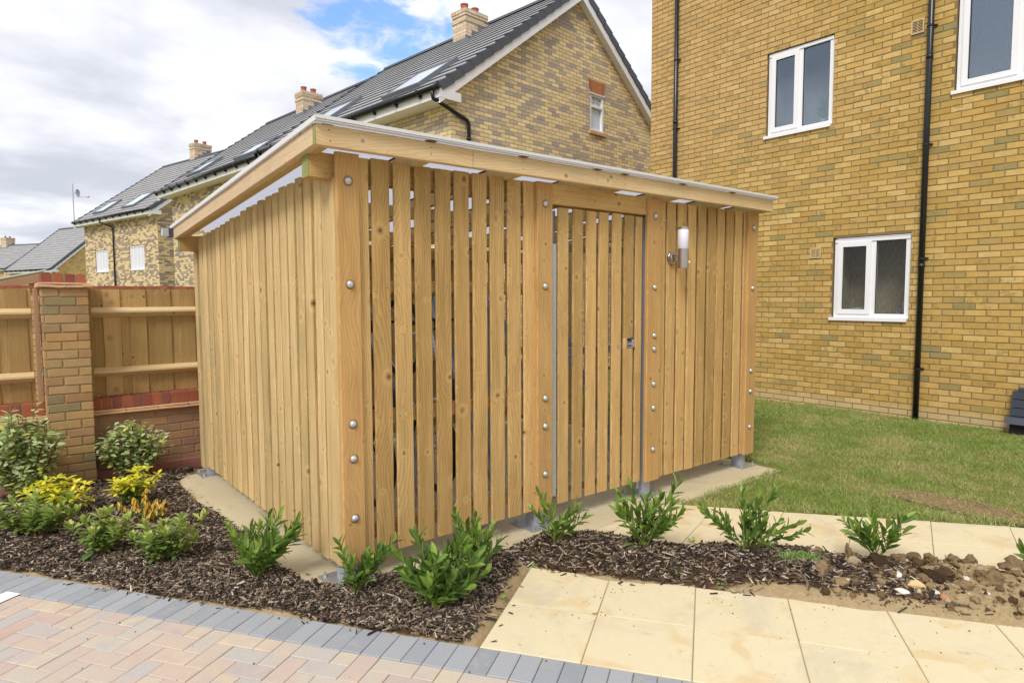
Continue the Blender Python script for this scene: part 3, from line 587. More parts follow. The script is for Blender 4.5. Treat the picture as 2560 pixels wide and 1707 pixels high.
# clods and pebbles at the right end of the bed
def rock(mb, c, s, sub=1, rc=None, amp=0.28, flat=0.75):
    import bmesh
    bm = bmesh.new(); bmesh.ops.create_icosphere(bm, subdivisions=sub, radius=1.0); o = rng.random(3) * 50
    V = []
    for v in bm.verts:
        n = Vector(v.co); k = 1 + amp * mnoise.noise(Vector(n * 1.3) + Vector(o)) * 2 + amp * 0.5 * mnoise.noise(Vector(n * 3.1) + Vector(o)); V.append(n * k)
    F = [[v.index for v in f.verts] for f in bm.faces]; bm.free()
    a = rng.uniform(0, 6.28); ca, sa_ = math.cos(a), math.sin(a); s = np.array(s) if hasattr(s, '__len__') else np.array([s, s * rng.uniform(0.6, 1), s * flat])
    V = np.array([tuple(v) for v in V]) * s; V = np.stack([V[:, 0] * ca - V[:, 1] * sa_, V[:, 0] * sa_ + V[:, 1] * ca, V[:, 2]], -1) + np.array(c)
    mb.add(V, None, F, rc=rc)
mb = MB()
for i in range(2600):
    d = rng.uniform(1.6, 3.9); n_ = rng.uniform(0.93, 1.65); p = L2(d, n_)
    if bed_info(p[0], p[1]) < 0.0: continue
    s = rng.choice([0.004, 0.007, 0.012, 0.022, 0.034], p=[.38, .3, .2, .10, .02]) * rng.uniform(.7, 1.2)
    z = float(bed_z(p[0], p[1])); rock(mb, (p[0], p[1], z + s * 0.3), s, 2 if s > 0.015 else 1, (rng.random() ** 1.2, 0, 0))
for i in range(90):       # crumbs spilt on the slabs
    d = rng.uniform(0.1, 2.9); n_ = 0.9 - abs(rng.normal(0, 0.2)) if i % 3 else 0.5 + rng.normal(0, 0.15); 
    if i % 4 == 0: d = rng.normal(0.5, 0.05); n_ = rng.uniform(0.3, 0.85)
    p = L2(d, max(0.03, n_)); s = rng.uniform(0.0015, 0.005); rock(mb, (p[0], p[1], GZ + s * 0.4), s, 1, (rng.random() * 0.4, 0, 0))
for i in range(60):
    p = L2(rng.uniform(-2.5, 2), rng.uniform(-1.5, -0.01)); s = rng.uniform(0.0015, 0.006); rock(mb, (p[0], p[1], GZ + s * 0.4), s, 1, (rng.random() * 0.2, 0, 0))
mb.build('soil_crumbs', CLOD, kind='stuff', smooth=False, label='loose crumbs of sandy soil and gravel at the right end of the bed', category='soil')
STN = plain('stone_buff', C(214, 184, 132), 0.8, 0.2, nscale=25, namp=0.15, bump=0.3); STW = plain('stone_white', C(226, 220, 208), 0.8, 0.2, nscale=25, namp=0.12, bump=0.3); STR = plain('stone_red', C(188, 130, 102), 0.8, 0.2, nscale=25, namp=0.12, bump=0.3)
CLD = plain('dry_clod', C(126, 106, 78), 0.95, 0.1, nscale=40, namp=0.3, bump=0.8, bs=90); CLDD = plain('dark_rootball', C(64, 50, 38), 0.95, 0.1, nscale=60, namp=0.35, bump=0.9, bs=150)
def px2(u, v, z=0.0):
    d = FW + RT * ((u - 1280) / 1619.56) - UP * ((v - 853.5) / 1619.56); t = (z - CAM.z) / d.z; p = CAM + d * t; return np.array([p.x, p.y, p.z])
for (u, v, s, m_, lb) in ((2290, 1478, (.042, .028, .026), STN, 'largest buff stone lying in front of the dug soil'), (2255, 1490, (.034, .02, .014), STW, 'flat white stone left of the large buff stone'), (2245, 1455, (.035, .02, .014), STW, 'pale slab-shaped stone behind the white stone'), (2362, 1503, (.026, .02, .016), STR, 'reddish brick stone right of the buff stone'), (2415, 1472, (.018, .012, .011), STW, 'small white pebble near the middle of the clods'), (2466, 1502, (.018, .013, .011), STW, 'small white pebble at the right of the clods'), (2340, 1492, (.026, .014, .01), STW, 'thin pale stone between the buff and red stones')):
    mb = MB(); p = px2(u, v, GZ + 0.03); z = float(bed_z(p[0], p[1])); rock(mb, (0, 0, 0), s, 3, amp=0.2); o = mb.build('stone', m_, label=lb, category='stone', group='stones in the dug soil'); o.location = (p[0], p[1], z + s[2] * 0.5)
for (u, v, s, m_, lb) in ((2120, 1395, (.028, .026, .062), CLD, 'upright finger of dried soil beside the small laurel'), (2195, 1418, (.105, .07, .045), CLDD, 'dark fibrous root ball under the small laurel'), (2248, 1405, (.05, .045, .04), CLD, 'grey brown clod right of the root ball'), (2328, 1425, (.045, .04, .045), CLD, 'pale clod in the middle of the row of clods'), (2378, 1425, (.05, .04, .04), CLD, 'pale clod second from the right in the row'), (2425, 1412, (.045, .04, .06), CLD, 'tallest clod at the right of the row'), (2480, 1470, (.09, .07, .05), CLD, 'broad sandy clod near the right edge'), (2545, 1455, (.09, .08, .06), CLD, 'rounded sandy mound at the right edge'), (2330, 1452, (.12, .05, .03), CLDD, 'dark soil heap in front of the pale clods')):
    mb = MB(); p = px2(u, v, GZ + 0.04); z = float(bed_z(p[0], p[1])); s = tuple(q_ * .72 for q_ in s); rock(mb, (0, 0, 0), s, 4, amp=0.42); rr_ = rng.random(3) * 90; mb.v[0] = np.array([v * (1 + .22 * mnoise.noise(Vector(v) * 45 + Vector(rr_)) + .16 * mnoise.noise(Vector(v) * 110 + Vector(rr_))) for v in mb.v[0]])
    o = mb.build('soil_clod', m_, label=lb, category='soil clod', group='clods of dug soil', smooth=True); o.location = (p[0], p[1], z + s[2] * 0.55)

# ------------------------------------------------------------------ lawn
WX = 7.53
lawnP = [LE0 - le * 0.02 + np.array([0, 0.0]), LE0 + le * 5.5, np.array([WX, -6.5]), np.array([WX, 8.5]), np.array([4.24, 8.5]), np.array([4.24, -0.275]), np.array([3.2, -0.285]), np.array([2.75, -0.31])]
def lawn_z(X, Y): return GZ + 0.012 + 0.05 * np.clip((X - 4.2) / (WX - 4.2), 0, 1) + (vnoise(X, Y, 1.5, 3) - 0.5) * 0.02 * np.clip(pdist(lawnP, X, Y) / 0.3, 0, 1)
gx = np.arange(2.3, WX + 0.06, 0.06); gy = np.arange(-6.5, 8.5, 0.06); X, Y = np.meshgrid(gx, gy); SD = np.where(inside(lawnP, X, Y), 1, -1) * pdist(lawnP, X, Y)
Z = np.where(SD > 0.02, lawn_z(X, Y), GZ - 0.03); keep = SD > -0.06; idx = np.arange(X.size).reshape(X.shape); kq = keep[:-1, :-1] & keep[:-1, 1:] & keep[1:, 1:] & keep[1:, :-1]
q = np.stack([idx[:-1, :-1], idx[:-1, 1:], idx[1:, 1:], idx[1:, :-1]], -1)[kq]; used = np.unique(q); remap = -np.ones(X.size, int); remap[used] = np.arange(len(used))
mb = MB(); mb.add(np.stack([X, Y, Z], -1).reshape(-1, 3)[used], remap[q]); mb.build('lawn', TURF, kind='structure', smooth=True)
bare = gp(3.93, -1.72)
def grass(n, x0, x1, y0, y1, h0, h1, w_):
    X = rng.uniform(x0, x1, n); Y = rng.uniform(y0, y1, n); sd_ = np.where(inside(lawnP, X, Y), 1, -1) * pdist(lawnP, X, Y)
    rel = np.stack([X - CAM.x, Y - CAM.y], -1); f = rel @ np.array([FW.x, FW.y]) / math.hypot(FW.x, FW.y); s = rel @ np.array([RT.x, RT.y])
    bn = vnoise(X, Y, 2.2, 9); bd_ = np.hypot((X - bare[0]) / 0.16, (Y - bare[1]) / 0.45)
    ok = (sd_ > -0.015) & (np.abs(s) < f * 0.95 + 0.4) & (f > 0.5) & (rng.random(n) < np.where(bd_ < 1, 0.12, 1.0)) & (rng.random(n) < 0.55 + 0.7 * bn)
    X, Y, sd_ = X[ok], Y[ok], sd_[ok]; m = len(X); Z = lawn_z(X, Y) - 0.004
    h = rng.uniform(h0, h1, m) * (0.6 + 0.8 * vnoise(X, Y, 5, 4)) * (1 + .9 * np.exp(-np.maximum(sd_, 0) / .035) * vnoise(X, Y, 8, 12)); yaw = rng.uniform(0, 6.283, m); lean = rng.normal(0, 0.7, (m, 2)) * h[:, None]; wv = np.stack([np.cos(yaw), np.sin(yaw)], -1) * w_ / 2
    z0 = Z; A = np.stack([X - wv[:, 0], Y - wv[:, 1], z0], -1); B = np.stack([X + wv[:, 0], Y + wv[:, 1], z0], -1)
    M1 = np.stack([X + lean[:, 0] * .4, Y + lean[:, 1] * .4, z0 + h * .6], -1); wv3 = np.c_[wv * .7, np.zeros(m)]
    Tt = np.stack([X + lean[:, 0], Y + lean[:, 1], z0 + h], -1); V = np.stack([A, B, M1 + wv3, M1 - wv3, Tt], 1).reshape(-1, 3); k = np.arange(m)[:, None] * 5
    return V, k + np.array([0, 1, 2, 3]), k + np.array([3, 2, 4]), np.repeat(rng.random((m, 3)), 5, 0)
mb = MB()
for args in ((230000, 2.3, 7.5, -4.6, 1.2, 0.018, 0.038, 0.0035), (60000, 4.2, 7.5, 1.0, 6.0, 0.02, 0.04, 0.005), (16000, 2.3, 3.9, -2.4, -0.25, 0.012, 0.03, 0.003)):
    V, q, t_, rc_ = grass(*args); mb.add(V, q, t_); mb.c[-1] = rc_
mb.build('lawn_grass', BLADE, kind='stuff', label='short mown grass of the lawn, dry and straw coloured in patches', category='grass')

def thatch(n):
    a = rng.uniform(0, 6.283, n); r = np.sqrt(rng.random(n)); X = bare[0] + .20 * r * np.cos(a); Y = bare[1] - .05 + .50 * r * np.sin(a); k = inside(lawnP, X, Y); X, Y = X[k], Y[k]; m = len(X)
    yaw = rng.uniform(0, 6.283, m); L = rng.uniform(.01, .03, m); d = np.stack([np.cos(yaw) * L, np.sin(yaw) * L, rng.normal(0, .15, m) * L], -1); w_ = np.stack([-np.sin(yaw), np.cos(yaw), 0 * yaw], -1) * .0016
    P = np.stack([X, Y, lawn_z(X, Y) + rng.uniform(.002, .014, m)], -1); V = np.stack([P - d - w_, P - d + w_, P + d + w_, P + d - w_], 1).reshape(-1, 3)
    return V, np.arange(m)[:, None] * 4 + np.array([0, 1, 2, 3]), np.repeat(rng.random((m, 3)), 4, 0)
mb = MB(); V, q, rc_ = thatch(16000); mb.add(V, q); mb.c[-1] = rc_
def straw_mat():
    t = T('dry_thatch'); r1 = t.xyz(t.attr('rc'))[0]; return t.out(t.mix(r1, C(134, 112, 74), C(196, 176, 134)), .85, .15)
mb.build('dry_thatch', straw_mat(), kind='stuff', label='bare patch of dry straw coloured thatch at the right of the lawn', category='dry grass')

# ------------------------------------------------------------------ brick by brick walls
def brick_wall(mb, O, U, N, w, h, x0=0.0, bl=0.2135, bh=0.0635, j=0.0115, holes=(), proud=0.004, ch=0.0025, jit=0.0012, z0=0.0, bond=0.5, rcf=None, first=0):
    """bricks on the plane through O (along U, outward N), courses from z0 up; holes = (u0,u1,z0,z1)"""
    O = np.array(O, float); U = np.array(U, float); N = np.array(N, float); Zv = np.array((0, 0, 1.0)); PL = bl + j; PH = bh + j
    nr = int(math.ceil(h / PH - 1e-6))
    for r in range(nr):
        za = z0 + r * PH + j / 2; zb = min(za + bh, z0 + h)
        x = x0 - (PL * bond if (r + first) % 2 else 0.0)
        segs = []
        while x < w:
            a, b = max(x + j / 2, 0), min(x + j / 2 + bl, w); x += PL
            if b - a < 0.02: continue
            parts = [(a, b)]
            for (ha, hb, hz0, hz1) in holes:
                if zb > hz0 + 0.012 and za < hz1 - 0.012:
                    np_ = []
                    for (p, q_) in parts:
                        if q_ <= ha or p >= hb: np_.append((p, q_)); continue
                        if p < ha - 0.02: np_.append((p, ha))
                        if q_ > hb + 0.02: np_.append((hb, q_))
                    parts = np_
            segs += parts
        for (a, b) in segs:
            e = rng.normal(0, jit, (4, 2)); pr = proud + rng.normal(0, 0.0010)
            c = [(a, za), (b, za), (b, zb), (a, zb)]; s = [(1, 1), (-1, 1), (-1, -1), (1, -1)]
            V = []; A = []
            ox = rng.random(3) * 40
            for k in range(4):   # back ring, edge ring, face ring
                u = c[k][0] + e[k, 0]; z = c[k][1] + e[k, 1]; V.append(O + U * u + Zv * z - N * 0.012); A.append((u, 0, z))
            for k in range(4):
                u = c[k][0] + e[k, 0]; z = c[k][1] + e[k, 1]; V.append(O + U * u + Zv * z + N * (pr - ch)); A.append((u, 0, z))
            for k in range(4):
                u = c[k][0] + e[k, 0] + s[k][0] * ch * 1.4; z = c[k][1] + e[k, 1] + s[k][1] * ch * 1.2; V.append(O + U * u + Zv * z + N * pr); A.append((u, 0, z))
            q = [(8, 9, 10, 11)] + [(4 + k, 4 + (k + 1) % 4, 8 + (k + 1) % 4, 8 + k) for k in range(4)] + [(k, (k + 1) % 4, 4 + (k + 1) % 4, 4 + k) for k in range(4)]
            mb.add(V, q, wc=np.array(A) + ox)
U_ = np.array

# ---------------- the brick apartment block on the right
blk = thing('apartment_building', 'tall ochre brick apartment building with white windows and black downpipes', 'building', (WX, 0, 0))
YN = 4.05      # its far corner; u runs towards -Y
def wy(y): return YN - y
holes = [(wy(0.885), wy(-0.085), 1.235, 2.315), (wy(1.915), wy(0.945), 3.855, 5.055), (wy(-0.475), wy(-2.3), 3.93, 5.13)]
vents = [(wy(1.198), wy(1.043), 2.056, 2.205), (wy(0.011), wy(-0.139), 4.72, 4.90)]
mb = MB(); brick_wall(mb, (WX, YN, 0), (0, -1, 0), (-1, 0, 0), 8.3, 7.95, z0=-0.06, holes=holes + vents)
brick_wall(mb, (WX + 0.05, YN, 0), (1, 0, 0), (0, 1, 0), 6.0, 7.95, z0=-0.06, x0=-0.1)
W0 = WX + 0.001
# mortar backing, cut round the openings
def backing(mb, holes, w, z0, z1, mi=1):
    us = sorted({0, w} | {h[0] for h in holes} | {h[1] for h in holes}); zs = sorted({z0, z1} | {h[2] for h in holes} | {h[3] for h in holes})
    for a, b in zip(us[:-1], us[1:]):
        for c, d in zip(zs[:-1], zs[1:]):
            m_ = ((a + b) / 2, (c + d) / 2)
            if any(h[0] < m_[0] < h[1] and h[2] < m_[1] < h[3] for h in holes): continue
            mb.add([(W0, YN - a, c), (W0, YN - b, c), (W0, YN - b, d), (W0, YN - a, d)], [(0, 1, 2, 3)], mi=mi)
backing(mb, holes + vents, 8.3, -0.16, 7.9)
for (a, b, c, d) in holes:      # reveals
    for P in ([(a, c), (a, d)], [(b, d), (b, c)], [(a, d), (b, d)], [(b, c), (a, c)]):
        (u0, z0), (u1, z1) = P; mb.add([(W0, YN - u0, z0), (W0, YN - u1, z1), (W0 + 0.12, YN - u1, z1), (W0 + 0.12, YN - u0, z0)], [(0, 1, 2, 3)], mi=1)
mb.add([(W0, YN - 0.0015, -.16), (W0 + 6, YN - 0.0015, -.16), (W0 + 6, YN - 0.0015, 7.9), (W0, YN - 0.0015, 7.9)], [(3, 2, 1, 0)], mi=1)
mb.build('wall', [BRY, MORT], blk)
mb = MB(); mb.box(WX + 0.13, WX + 6, -4.25, YN - 0.01, 7.9, 8.2); mb.box(WX - 0.3, WX + 6.2, -4.4, YN + .25, 8.2, 8.35); mb.build('roof', TILED, blk)
def casement(parent, y1, y0, z0, z1, split, glassm, sashleft=True, cill=True, curtain=None):
    """window in the X = WX wall, between y1 (left in the photo) and y0"""
    f = MB(); xf = WX + 0.035; D = 0.06; fr = 0.055
    f.box(xf, xf + D, y0, y1, z1 - fr, z1); f.box(xf, xf + D, y0, y1, z0, z0 + fr); f.box(xf, xf + D, y1 - fr, y1, z0 + fr, z1 - fr); f.box(xf, xf + D, y0, y0 + fr, z0 + fr, z1 - fr)
    f.box(xf, xf + D, split - 0.03, split + 0.03, z0 + fr, z1 - fr)
    f.box(xf - 0.012, xf - 0.002, y0 + 0.004, y1 - 0.004, z1 - 0.05, z1 - 0.004)      # head trim
    wnd = f.build('window', PVC, parent)
    g = MB(); sw = 0.062; a, b = split + 0.024, y1 - fr + 0.006
    for (p, q_, r, s) in ((a, b, z1 - fr - sw + .006, z1 - fr + .006), (a, b, z0 + fr - .006, z0 + fr + sw - .006), (a, a + sw, z0 + fr + sw - .006, z1 - fr - sw + .006), (b - sw, b, z0 + fr + sw - .006, z1 - fr - sw + .006)):
        g.box(xf - 0.018, xf + 0.03, p, q_, r, s)
    g.build('sash', PVC, wnd)
    bd = MB()
    for (p, q_, xx, zz0, zz1) in ((a + sw, b - sw, xf - 0.004, z0 + fr + sw - .006, z1 - fr - sw + .006), (y0 + fr, split - 0.03, xf + 0.012, z0 + fr, z1 - fr)):
        k = 0.008
        bd.box(xx, xx + .006, p, q_, zz0, zz0 + k); bd.box(xx, xx + .006, p, q_, zz1 - k, zz1); bd.box(xx, xx + .006, p, p + k, zz0 + k, zz1 - k); bd.box(xx, xx + .006, q_ - k, q_, zz0 + k, zz1 - k)
    bd.build('glazing_bead', BLKM, wnd)
    for (p, q_, xx, zz0, zz1) in ((a + sw, b - sw, xf + 0.006, z0 + fr + sw - .006, z1 - fr - sw + .006), (y0 + fr, split - 0.03, xf + 0.022, z0 + fr, z1 - fr)):
        m_ = MB(); m_.add([(xx, q_, zz0), (xx, p, zz0), (xx, p, zz1), (xx, q_, zz1)], [(0, 1, 2, 3)]); m_.build('pane', glassm, wnd)
    c = MB(); c.box(WX - 0.035, WX + 0.06, y0 - 0.0, y1 + 0.035, z0 - 0.028, z0 - 0.001); c.box(WX - 0.035, WX - 0.025, y0, y1 + 0.035, z0 - 0.042, z0 - 0.028); c.build('sill', PVC, wnd)
    m_ = MB(); e = .45; x0_ = xf + D + 0.001       # the dim room behind
    m_.add([(x0_, y0, z0), (x0_, y1, z0), (x0_ + e, y1, z0), (x0_ + e, y0, z0), (x0_, y0, z1), (x0_, y1, z1), (x0_ + e, y1, z1), (x0_ + e, y0, z1)], [(0, 1, 2, 3), (4, 7, 6, 5), (3, 2, 6, 7), (1, 5, 6, 2), (0, 3, 7, 4)])
    m_.build('room', ROOM, wnd); return wnd
ROOM = plain('room_interior', C(190, 184, 172), 0.9, 0.1, namp=0.1)
w1 = casement(blk, 0.868, -0.07, 1.245, 2.30, 0.371, GLS)
w2 = casement(blk, 1.90, 0.96, 3.865, 5.04, 1.42, GLU)
w3 = casement(blk, -0.49, -2.28, 3.94, 5.115, -1.10, GLS2)
def vent(y1, y0, z0, z1):
    m_ = MB(); m_.box(WX - 0.012, WX - 0.004, y0, y1, z1 - .016, z1); m_.box(WX - 0.012, WX - 0.004, y0, y1, z0, z0 + .016); m_.box(WX - 0.012, WX - 0.004, y1 - .016, y1, z0 + .016, z1 - .016); m_.box(WX - 0.012, WX - 0.004, y0, y0 + .016, z0 + .016, z1 - .016)
    k = 8; zz = np.linspace(z0 + .02, z1 - .024, k)
    for z in zz: m_.obox((WX - 0.010, y0 + .016, z), (0.012, 0, 0.006), (0, y1 - y0 - .032, 0), (0, 0, 0.006))
    m_.box(WX - .008, WX + .0, (y0 + y1) / 2 - .003, (y0 + y1) / 2 + .003, z0 + .016, z1 - .016)
    o = m_.build('air_vent', VENTC, blk); b = MB(); b.box(WX + 0.006, WX + 0.02, y0, y1, z0, z1); b.build('vent_recess', DARK, o)
vent(1.195, 1.045, 2.058, 2.203); vent(0.009, -0.137, 4.725, 4.895)
def downpipe(y, z0, z1, clips):
    m_ = MB(); m_.tube([(WX - 0.05, y, z0), (WX - 0.05, y, z1)], 0.034, 20)
    for z in (z0 + 1.9, z0 + 4.4, z0 + 6.6): m_.tube([(WX - 0.05, y, z), (WX - 0.05, y, z + .06)], 0.039, 20)
    o = m_.build('downpipe', BLK, blk, smooth=True)
    for z in clips:
        b = MB(); b.tube([(WX - 0.05, y, z), (WX - 0.05, y, z + .022)], 0.0405, 20); b.box(WX - 0.030, WX + 0.002, y - 0.062, y - 0.034, z + .002, z + .02); b.box(WX - 0.030, WX + 0.002, y + 0.034, y + 0.05, z + .002, z + .02); b.build('pipe_clip', BLK, o)
downpipe(-0.222, -0.03, 8.0, [0.62, 1.98, 3.35, 4.75, 6.2]); downpipe(3.50, -0.03, 8.0, [1.2, 2.6, 4.28, 5.38, 6.7])
# things behind the glass of the ground floor window
m_ = MB(); m_.tube([(WX + .17, 0.60, 1.302), (WX + .17, 0.60, 1.335), (WX + .17, 0.60, 1.375)], [.045, .08, .10], 20); o = m_.build('bowl', plain('pale_green_glass', C(176, 212, 198), .2, .5), smooth=True, label='pale green bowl behind the opening pane of the lower window', category='bowl')
m_ = MB(); m_.tube([(WX + .17, 0.03, 1.302), (WX + .17, 0.03, 1.40), (WX + .17, 0.03, 1.45), (WX + .17, 0.03, 1.47), (WX + .17, 0.03, 1.52)], [.032, .032, .026, .012, .012], 16); m_.build('bottle', plain('clear_bottle', C(196, 206, 206), .15, .5), smooth=True, label='clear bottle on the inner sill of the lower window, at its right', category='bottle')
m_ = MB(); 
for k in range(12): a = k / 12 * 6.283; m_.tube([(WX + .2, .11 + .03 * math.cos(a), 1.335 + .03 * math.sin(a)), (WX + .2, .11 + .03 * math.cos(a + .55), 1.335 + .03 * math.sin(a + .55))], .008, 6)
m_.build('tape_roll', plain('tape_blue', C(170, 190, 214), .4, .4), label='small pale blue ring standing beside the bottle behind the glass', category='roll')

hp = thing('house_plant', 'small leafy pot plant behind the right pane of the middle upper window', 'pot plant', (WX + .2, 1.16, 3.92)); m_ = MB(); m_.tube([(WX + .2, 1.16, 3.922), (WX + .2, 1.16, 3.99)], [.035, .05], 14); m_.build('pot', PVC, hp); m_ = MB()
for k in range(46): a = k * 2.4; h_ = k / 46; m_.tube([(WX + .2, 1.16, 3.99 + .25 * h_), (WX + .2 + .06 * math.cos(a), 1.16 + .09 * math.sin(a), 4.07 + .3 * h_)], [.004, .010], 4)
m_.build('leaves', plain('plant_green', C(120, 150, 90), .6, .3), hp); unshift(hp)
m_ = MB(); m_.box(WX + .17, WX + .18, 1.00, 1.07, 3.925, 4.02); m_.box(WX + .168, WX + .1695, 1.01, 1.06, 3.935, 4.01, mi=1); m_.build('picture_frame', [plain('frame_tan', C(190, 140, 110), .6, .3), CURT], label='small tan picture frame beside the pot plant behind the glass', category='picture frame')
# ---------------- gas meter cover at the right edge
gm = thing('meter_box', 'dark slatted meter cover against the brick wall at the right edge', 'meter box', (WX - 0.2, -1.4, 0))
m_ = MB()
for k in range(4):
    zt = 0.465 - k * 0.092; dx = 0.10 + k * 0.028
    m_.obox((WX - dx, -1.66, zt - .086), (dx - .012, 0, 0), (0, .455, 0), (-0.0, 0, .083))
m_.obox((WX - .26, -1.68, 0.115), (.245, 0, 0), (0, .49, 0), (0.04, 0, .07)); m_.box(WX - .07, WX - .012, -1.6, -1.25, .468, .50)
m_.build('slatted_cover', SLATEC, gm); m_ = MB(); m_.box(WX - .19, WX - .012, -1.65, -1.215, -.06, .113); m_.build('base', BLKM, gm); unshift(gm)

# ------------------------------------------------------------------ terraced houses and neighbours
def frame(C0, ang):
    a = R(ang); Lv = U_([math.sin(a), math.cos(a), 0]); Gv = U_([math.cos(a), -math.sin(a), 0]); C0 = U_(C0)
    return lambda g, l, z: C0 + Gv * g + Lv * l + U_([0, 0, z])
def house(name, label, P, l0, l1, ze, pitch, span=7.0, oh=0.38, brick=None, vo0=0.16, vo1=0.16, grp=None, zbase=-0.1, gable0=True, chimneys=(), skylights=(), windows=(), pipe=None, gwin=False, back=True, gutter_br=True, vlen=0.33, gauge=0.30):
    H = thing(name, label, 'house', tuple(P(0, l0, 0)), grp); t = math.tan(R(pitch)); half = span / 2; zr = ze + (half + oh) * t; sl = math.hypot(1, t); zw = ze - 0.14
    def B(mb, g0, g1, a0, a1, z0, z1, mi=0):
        o = P(g0, a0, z0); mb.obox(o, P(g1, a0, z0) - o, P(g0, a1, z0) - o, (0, 0, z1 - z0), mi)
    def Q(mb, pts, wc=None, mi=0, rc=None): mb.add([P(*p) for p in pts], [tuple(range(4))] if len(pts) == 4 else None, [(0, 1, 2)] if len(pts) == 3 else None, wc=wc, mi=mi, rc=rc)
    wl = MB(); holes = [(w_[0], w_[1], w_[2], w_[3]) for w_ in windows]
    us = sorted({l0, l1} | {h[0] for h in holes} | {h[1] for h in holes}); zs = sorted({zbase, zw} | {h[2] for h in holes} | {h[3] for h in holes})
    for a, b in zip(us[:-1], us[1:]):
        for c, d in zip(zs[:-1], zs[1:]):
            if any(h[0] < (a + b) / 2 < h[1] and h[2] < (c + d) / 2 < h[3] for h in holes): continue
            Q(wl, [(0, b, c), (0, a, c), (0, a, d), (0, b, d)], wc=[(-b, 0, c), (-a, 0, c), (-a, 0, d), (-b, 0, d)])
    for (a, b, c, d) in holes:
        for p, q_ in (((a, c), (a, d)), ((a, d), (b, d)), ((b, d), (b, c)), ((b, c), (a, c))): Q(wl, [(0, p[0], p[1]), (0, q_[0], q_[1]), (.1, q_[0], q_[1]), (.1, p[0], p[1])], wc=[(0, 0, 0)] * 4)
    gh = [(3.965, 4.455, 5.18, 5.99)] if gwin else []
    if gwin:   # gable with its window: strips round the opening
        a, b, c, d = gh[0]; zt = lambda g: zw + 0.02 + (g + oh) * t - 0.02 if g <= half else zw + (span - g + oh) * t
        for (g0, g1) in ((0, half), (half, a), (a, b), (b, span)):
            if (g0, g1) == (a, b):
                Q(wl, [(g0, l0, zbase), (g1, l0, zbase), (g1, l0, c), (g0, l0, c)], wc=[(g0, 0, zbase), (g1, 0, zbase), (g1, 0, c), (g0, 0, c)]); lo = d
            else: lo = zbase
            Q(wl, [(g0, l0, lo), (g1, l0, lo), (g1, l0, zt(g1)), (g0, l0, zt(g0))], wc=[(g0, 0, lo), (g1, 0, lo), (g1, 0, zt(g1)), (g0, 0, zt(g0))])
        for p, q_ in (((a, c), (a, d)), ((a, d), (b, d)), ((b, d), (b, c)), ((b, c), (a, c))): Q(wl, [(p[0], l0, p[1]), (q_[0], l0, q_[1]), (q_[0], l0 + .1, q_[1]), (p[0], l0 + .1, p[1])], wc=[(0, 0, 0)] * 4)
    else:
        zt = lambda g: zw + (g + oh) * t if g <= half else zw + (span - g + oh) * t
        for (g0, g1) in ((0, half), (half, span)): Q(wl, [(g0, l0, zbase), (g1, l0, zbase), (g1, l0, zt(g1)), (g0, l0, zt(g0))], wc=[(g0, 0, zbase), (g1, 0, zbase), (g1, 0, zt(g1)), (g0, 0, zt(g0))])
    for (g0, g1) in ((0, half), (half, span)): Q(wl, [(g1, l1, zbase), (g0, l1, zbase), (g0, l1, zt(g0)), (g1, l1, zt(g1))], wc=[(-g1, 0, zbase), (-g0, 0, zbase), (-g0, 0, zt(g0)), (-g1, 0, zt(g1))])
    Q(wl, [(span, l0, zbase), (span, l1, zbase), (span, l1, zw), (span, l0, zw)], wc=[(l0, 0, zbase), (l1, 0, zbase), (l1, 0, zw), (l0, 0, zw)])
    wl.build('wall', brick, H)
    # stepped tile courses
    rf = MB(); n = int(math.ceil((half + oh) * sl / gauge)); a0, a1 = l0 - vo0, l1 + vo1
    nrm = U_([-t, 0, 1]) / sl
    for side in (0, 1):
        for k in range(n):
            s0, s1 = k * gauge, min((k + 1) * gauge + 0.03, (half + oh) * sl)
            th0, th1 = 0.030, 0.006
            def pt(s, l, h):
                g = -oh + s / sl; z = ze + s / sl * t
                g -= h * t / sl; z += h / sl
                return (g if side == 0 else span - g, l, z)
            p = [pt(s0, a1, th0), pt(s0, a0, th0), pt(s1, a0, th1), pt(s1, a1, th1)]; b = [pt(s0, a1, 0.004), pt(s0, a0, 0.004)]
            w_ = [(-a1, 0, s0), (-a0, 0, s0), (-a0, 0, s1), (-a1, 0, s1)]; rc = rng.random(3)
            if side: p = [p[1], p[0], p[3], p[2]]; w_ = [w_[1], w_[0], w_[3], w_[2]]; b = b[::-1]
            Q(rf, p, w_, rc=rc); Q(rf, [b[0], b[1], p[1], p[0]], [w_[0], w_[1], w_[1], w_[0]], mi=1)  # step face in dark tile: shadow under each course put into its colour
            e0 = [pt(s0, a0, th0), pt(s0, a0, -0.03), pt(s1, a0, -0.03), pt(s1, a0, th1)]; Q(rf, e0, mi=1)
            e0 = [pt(s0, a1, th0), pt(s0, a1, -0.03), pt(s1, a1, -0.03), pt(s1, a1, th1)]; Q(rf, e0, mi=1)
    roof = rf.build('roof', [TILE, TILED], H)
    rd = MB(); Lr = a1 - a0; nr = max(2, int(Lr / 0.45))
    for k in range(nr):
        u0, u1 = a0 + Lr * k / nr, a0 + Lr * (k + 1) / nr - .006
        pr = [(-.13, -.075), (-.09, .0), (0, .035), (.09, .0), (.13, -.075)]; V = [P(half + g, u, zr + .035 + z) for u in (u0, u1) for g, z in pr]; rd.add(V, [(i, i + 1, i + 6, i + 5) for i in range(4)], [(0, 2, 1), (0, 3, 2), (0, 4, 3), (5, 6, 7), (5, 7, 8), (5, 8, 9)])
    rd.build('ridge', TILED, roof, smooth=False)
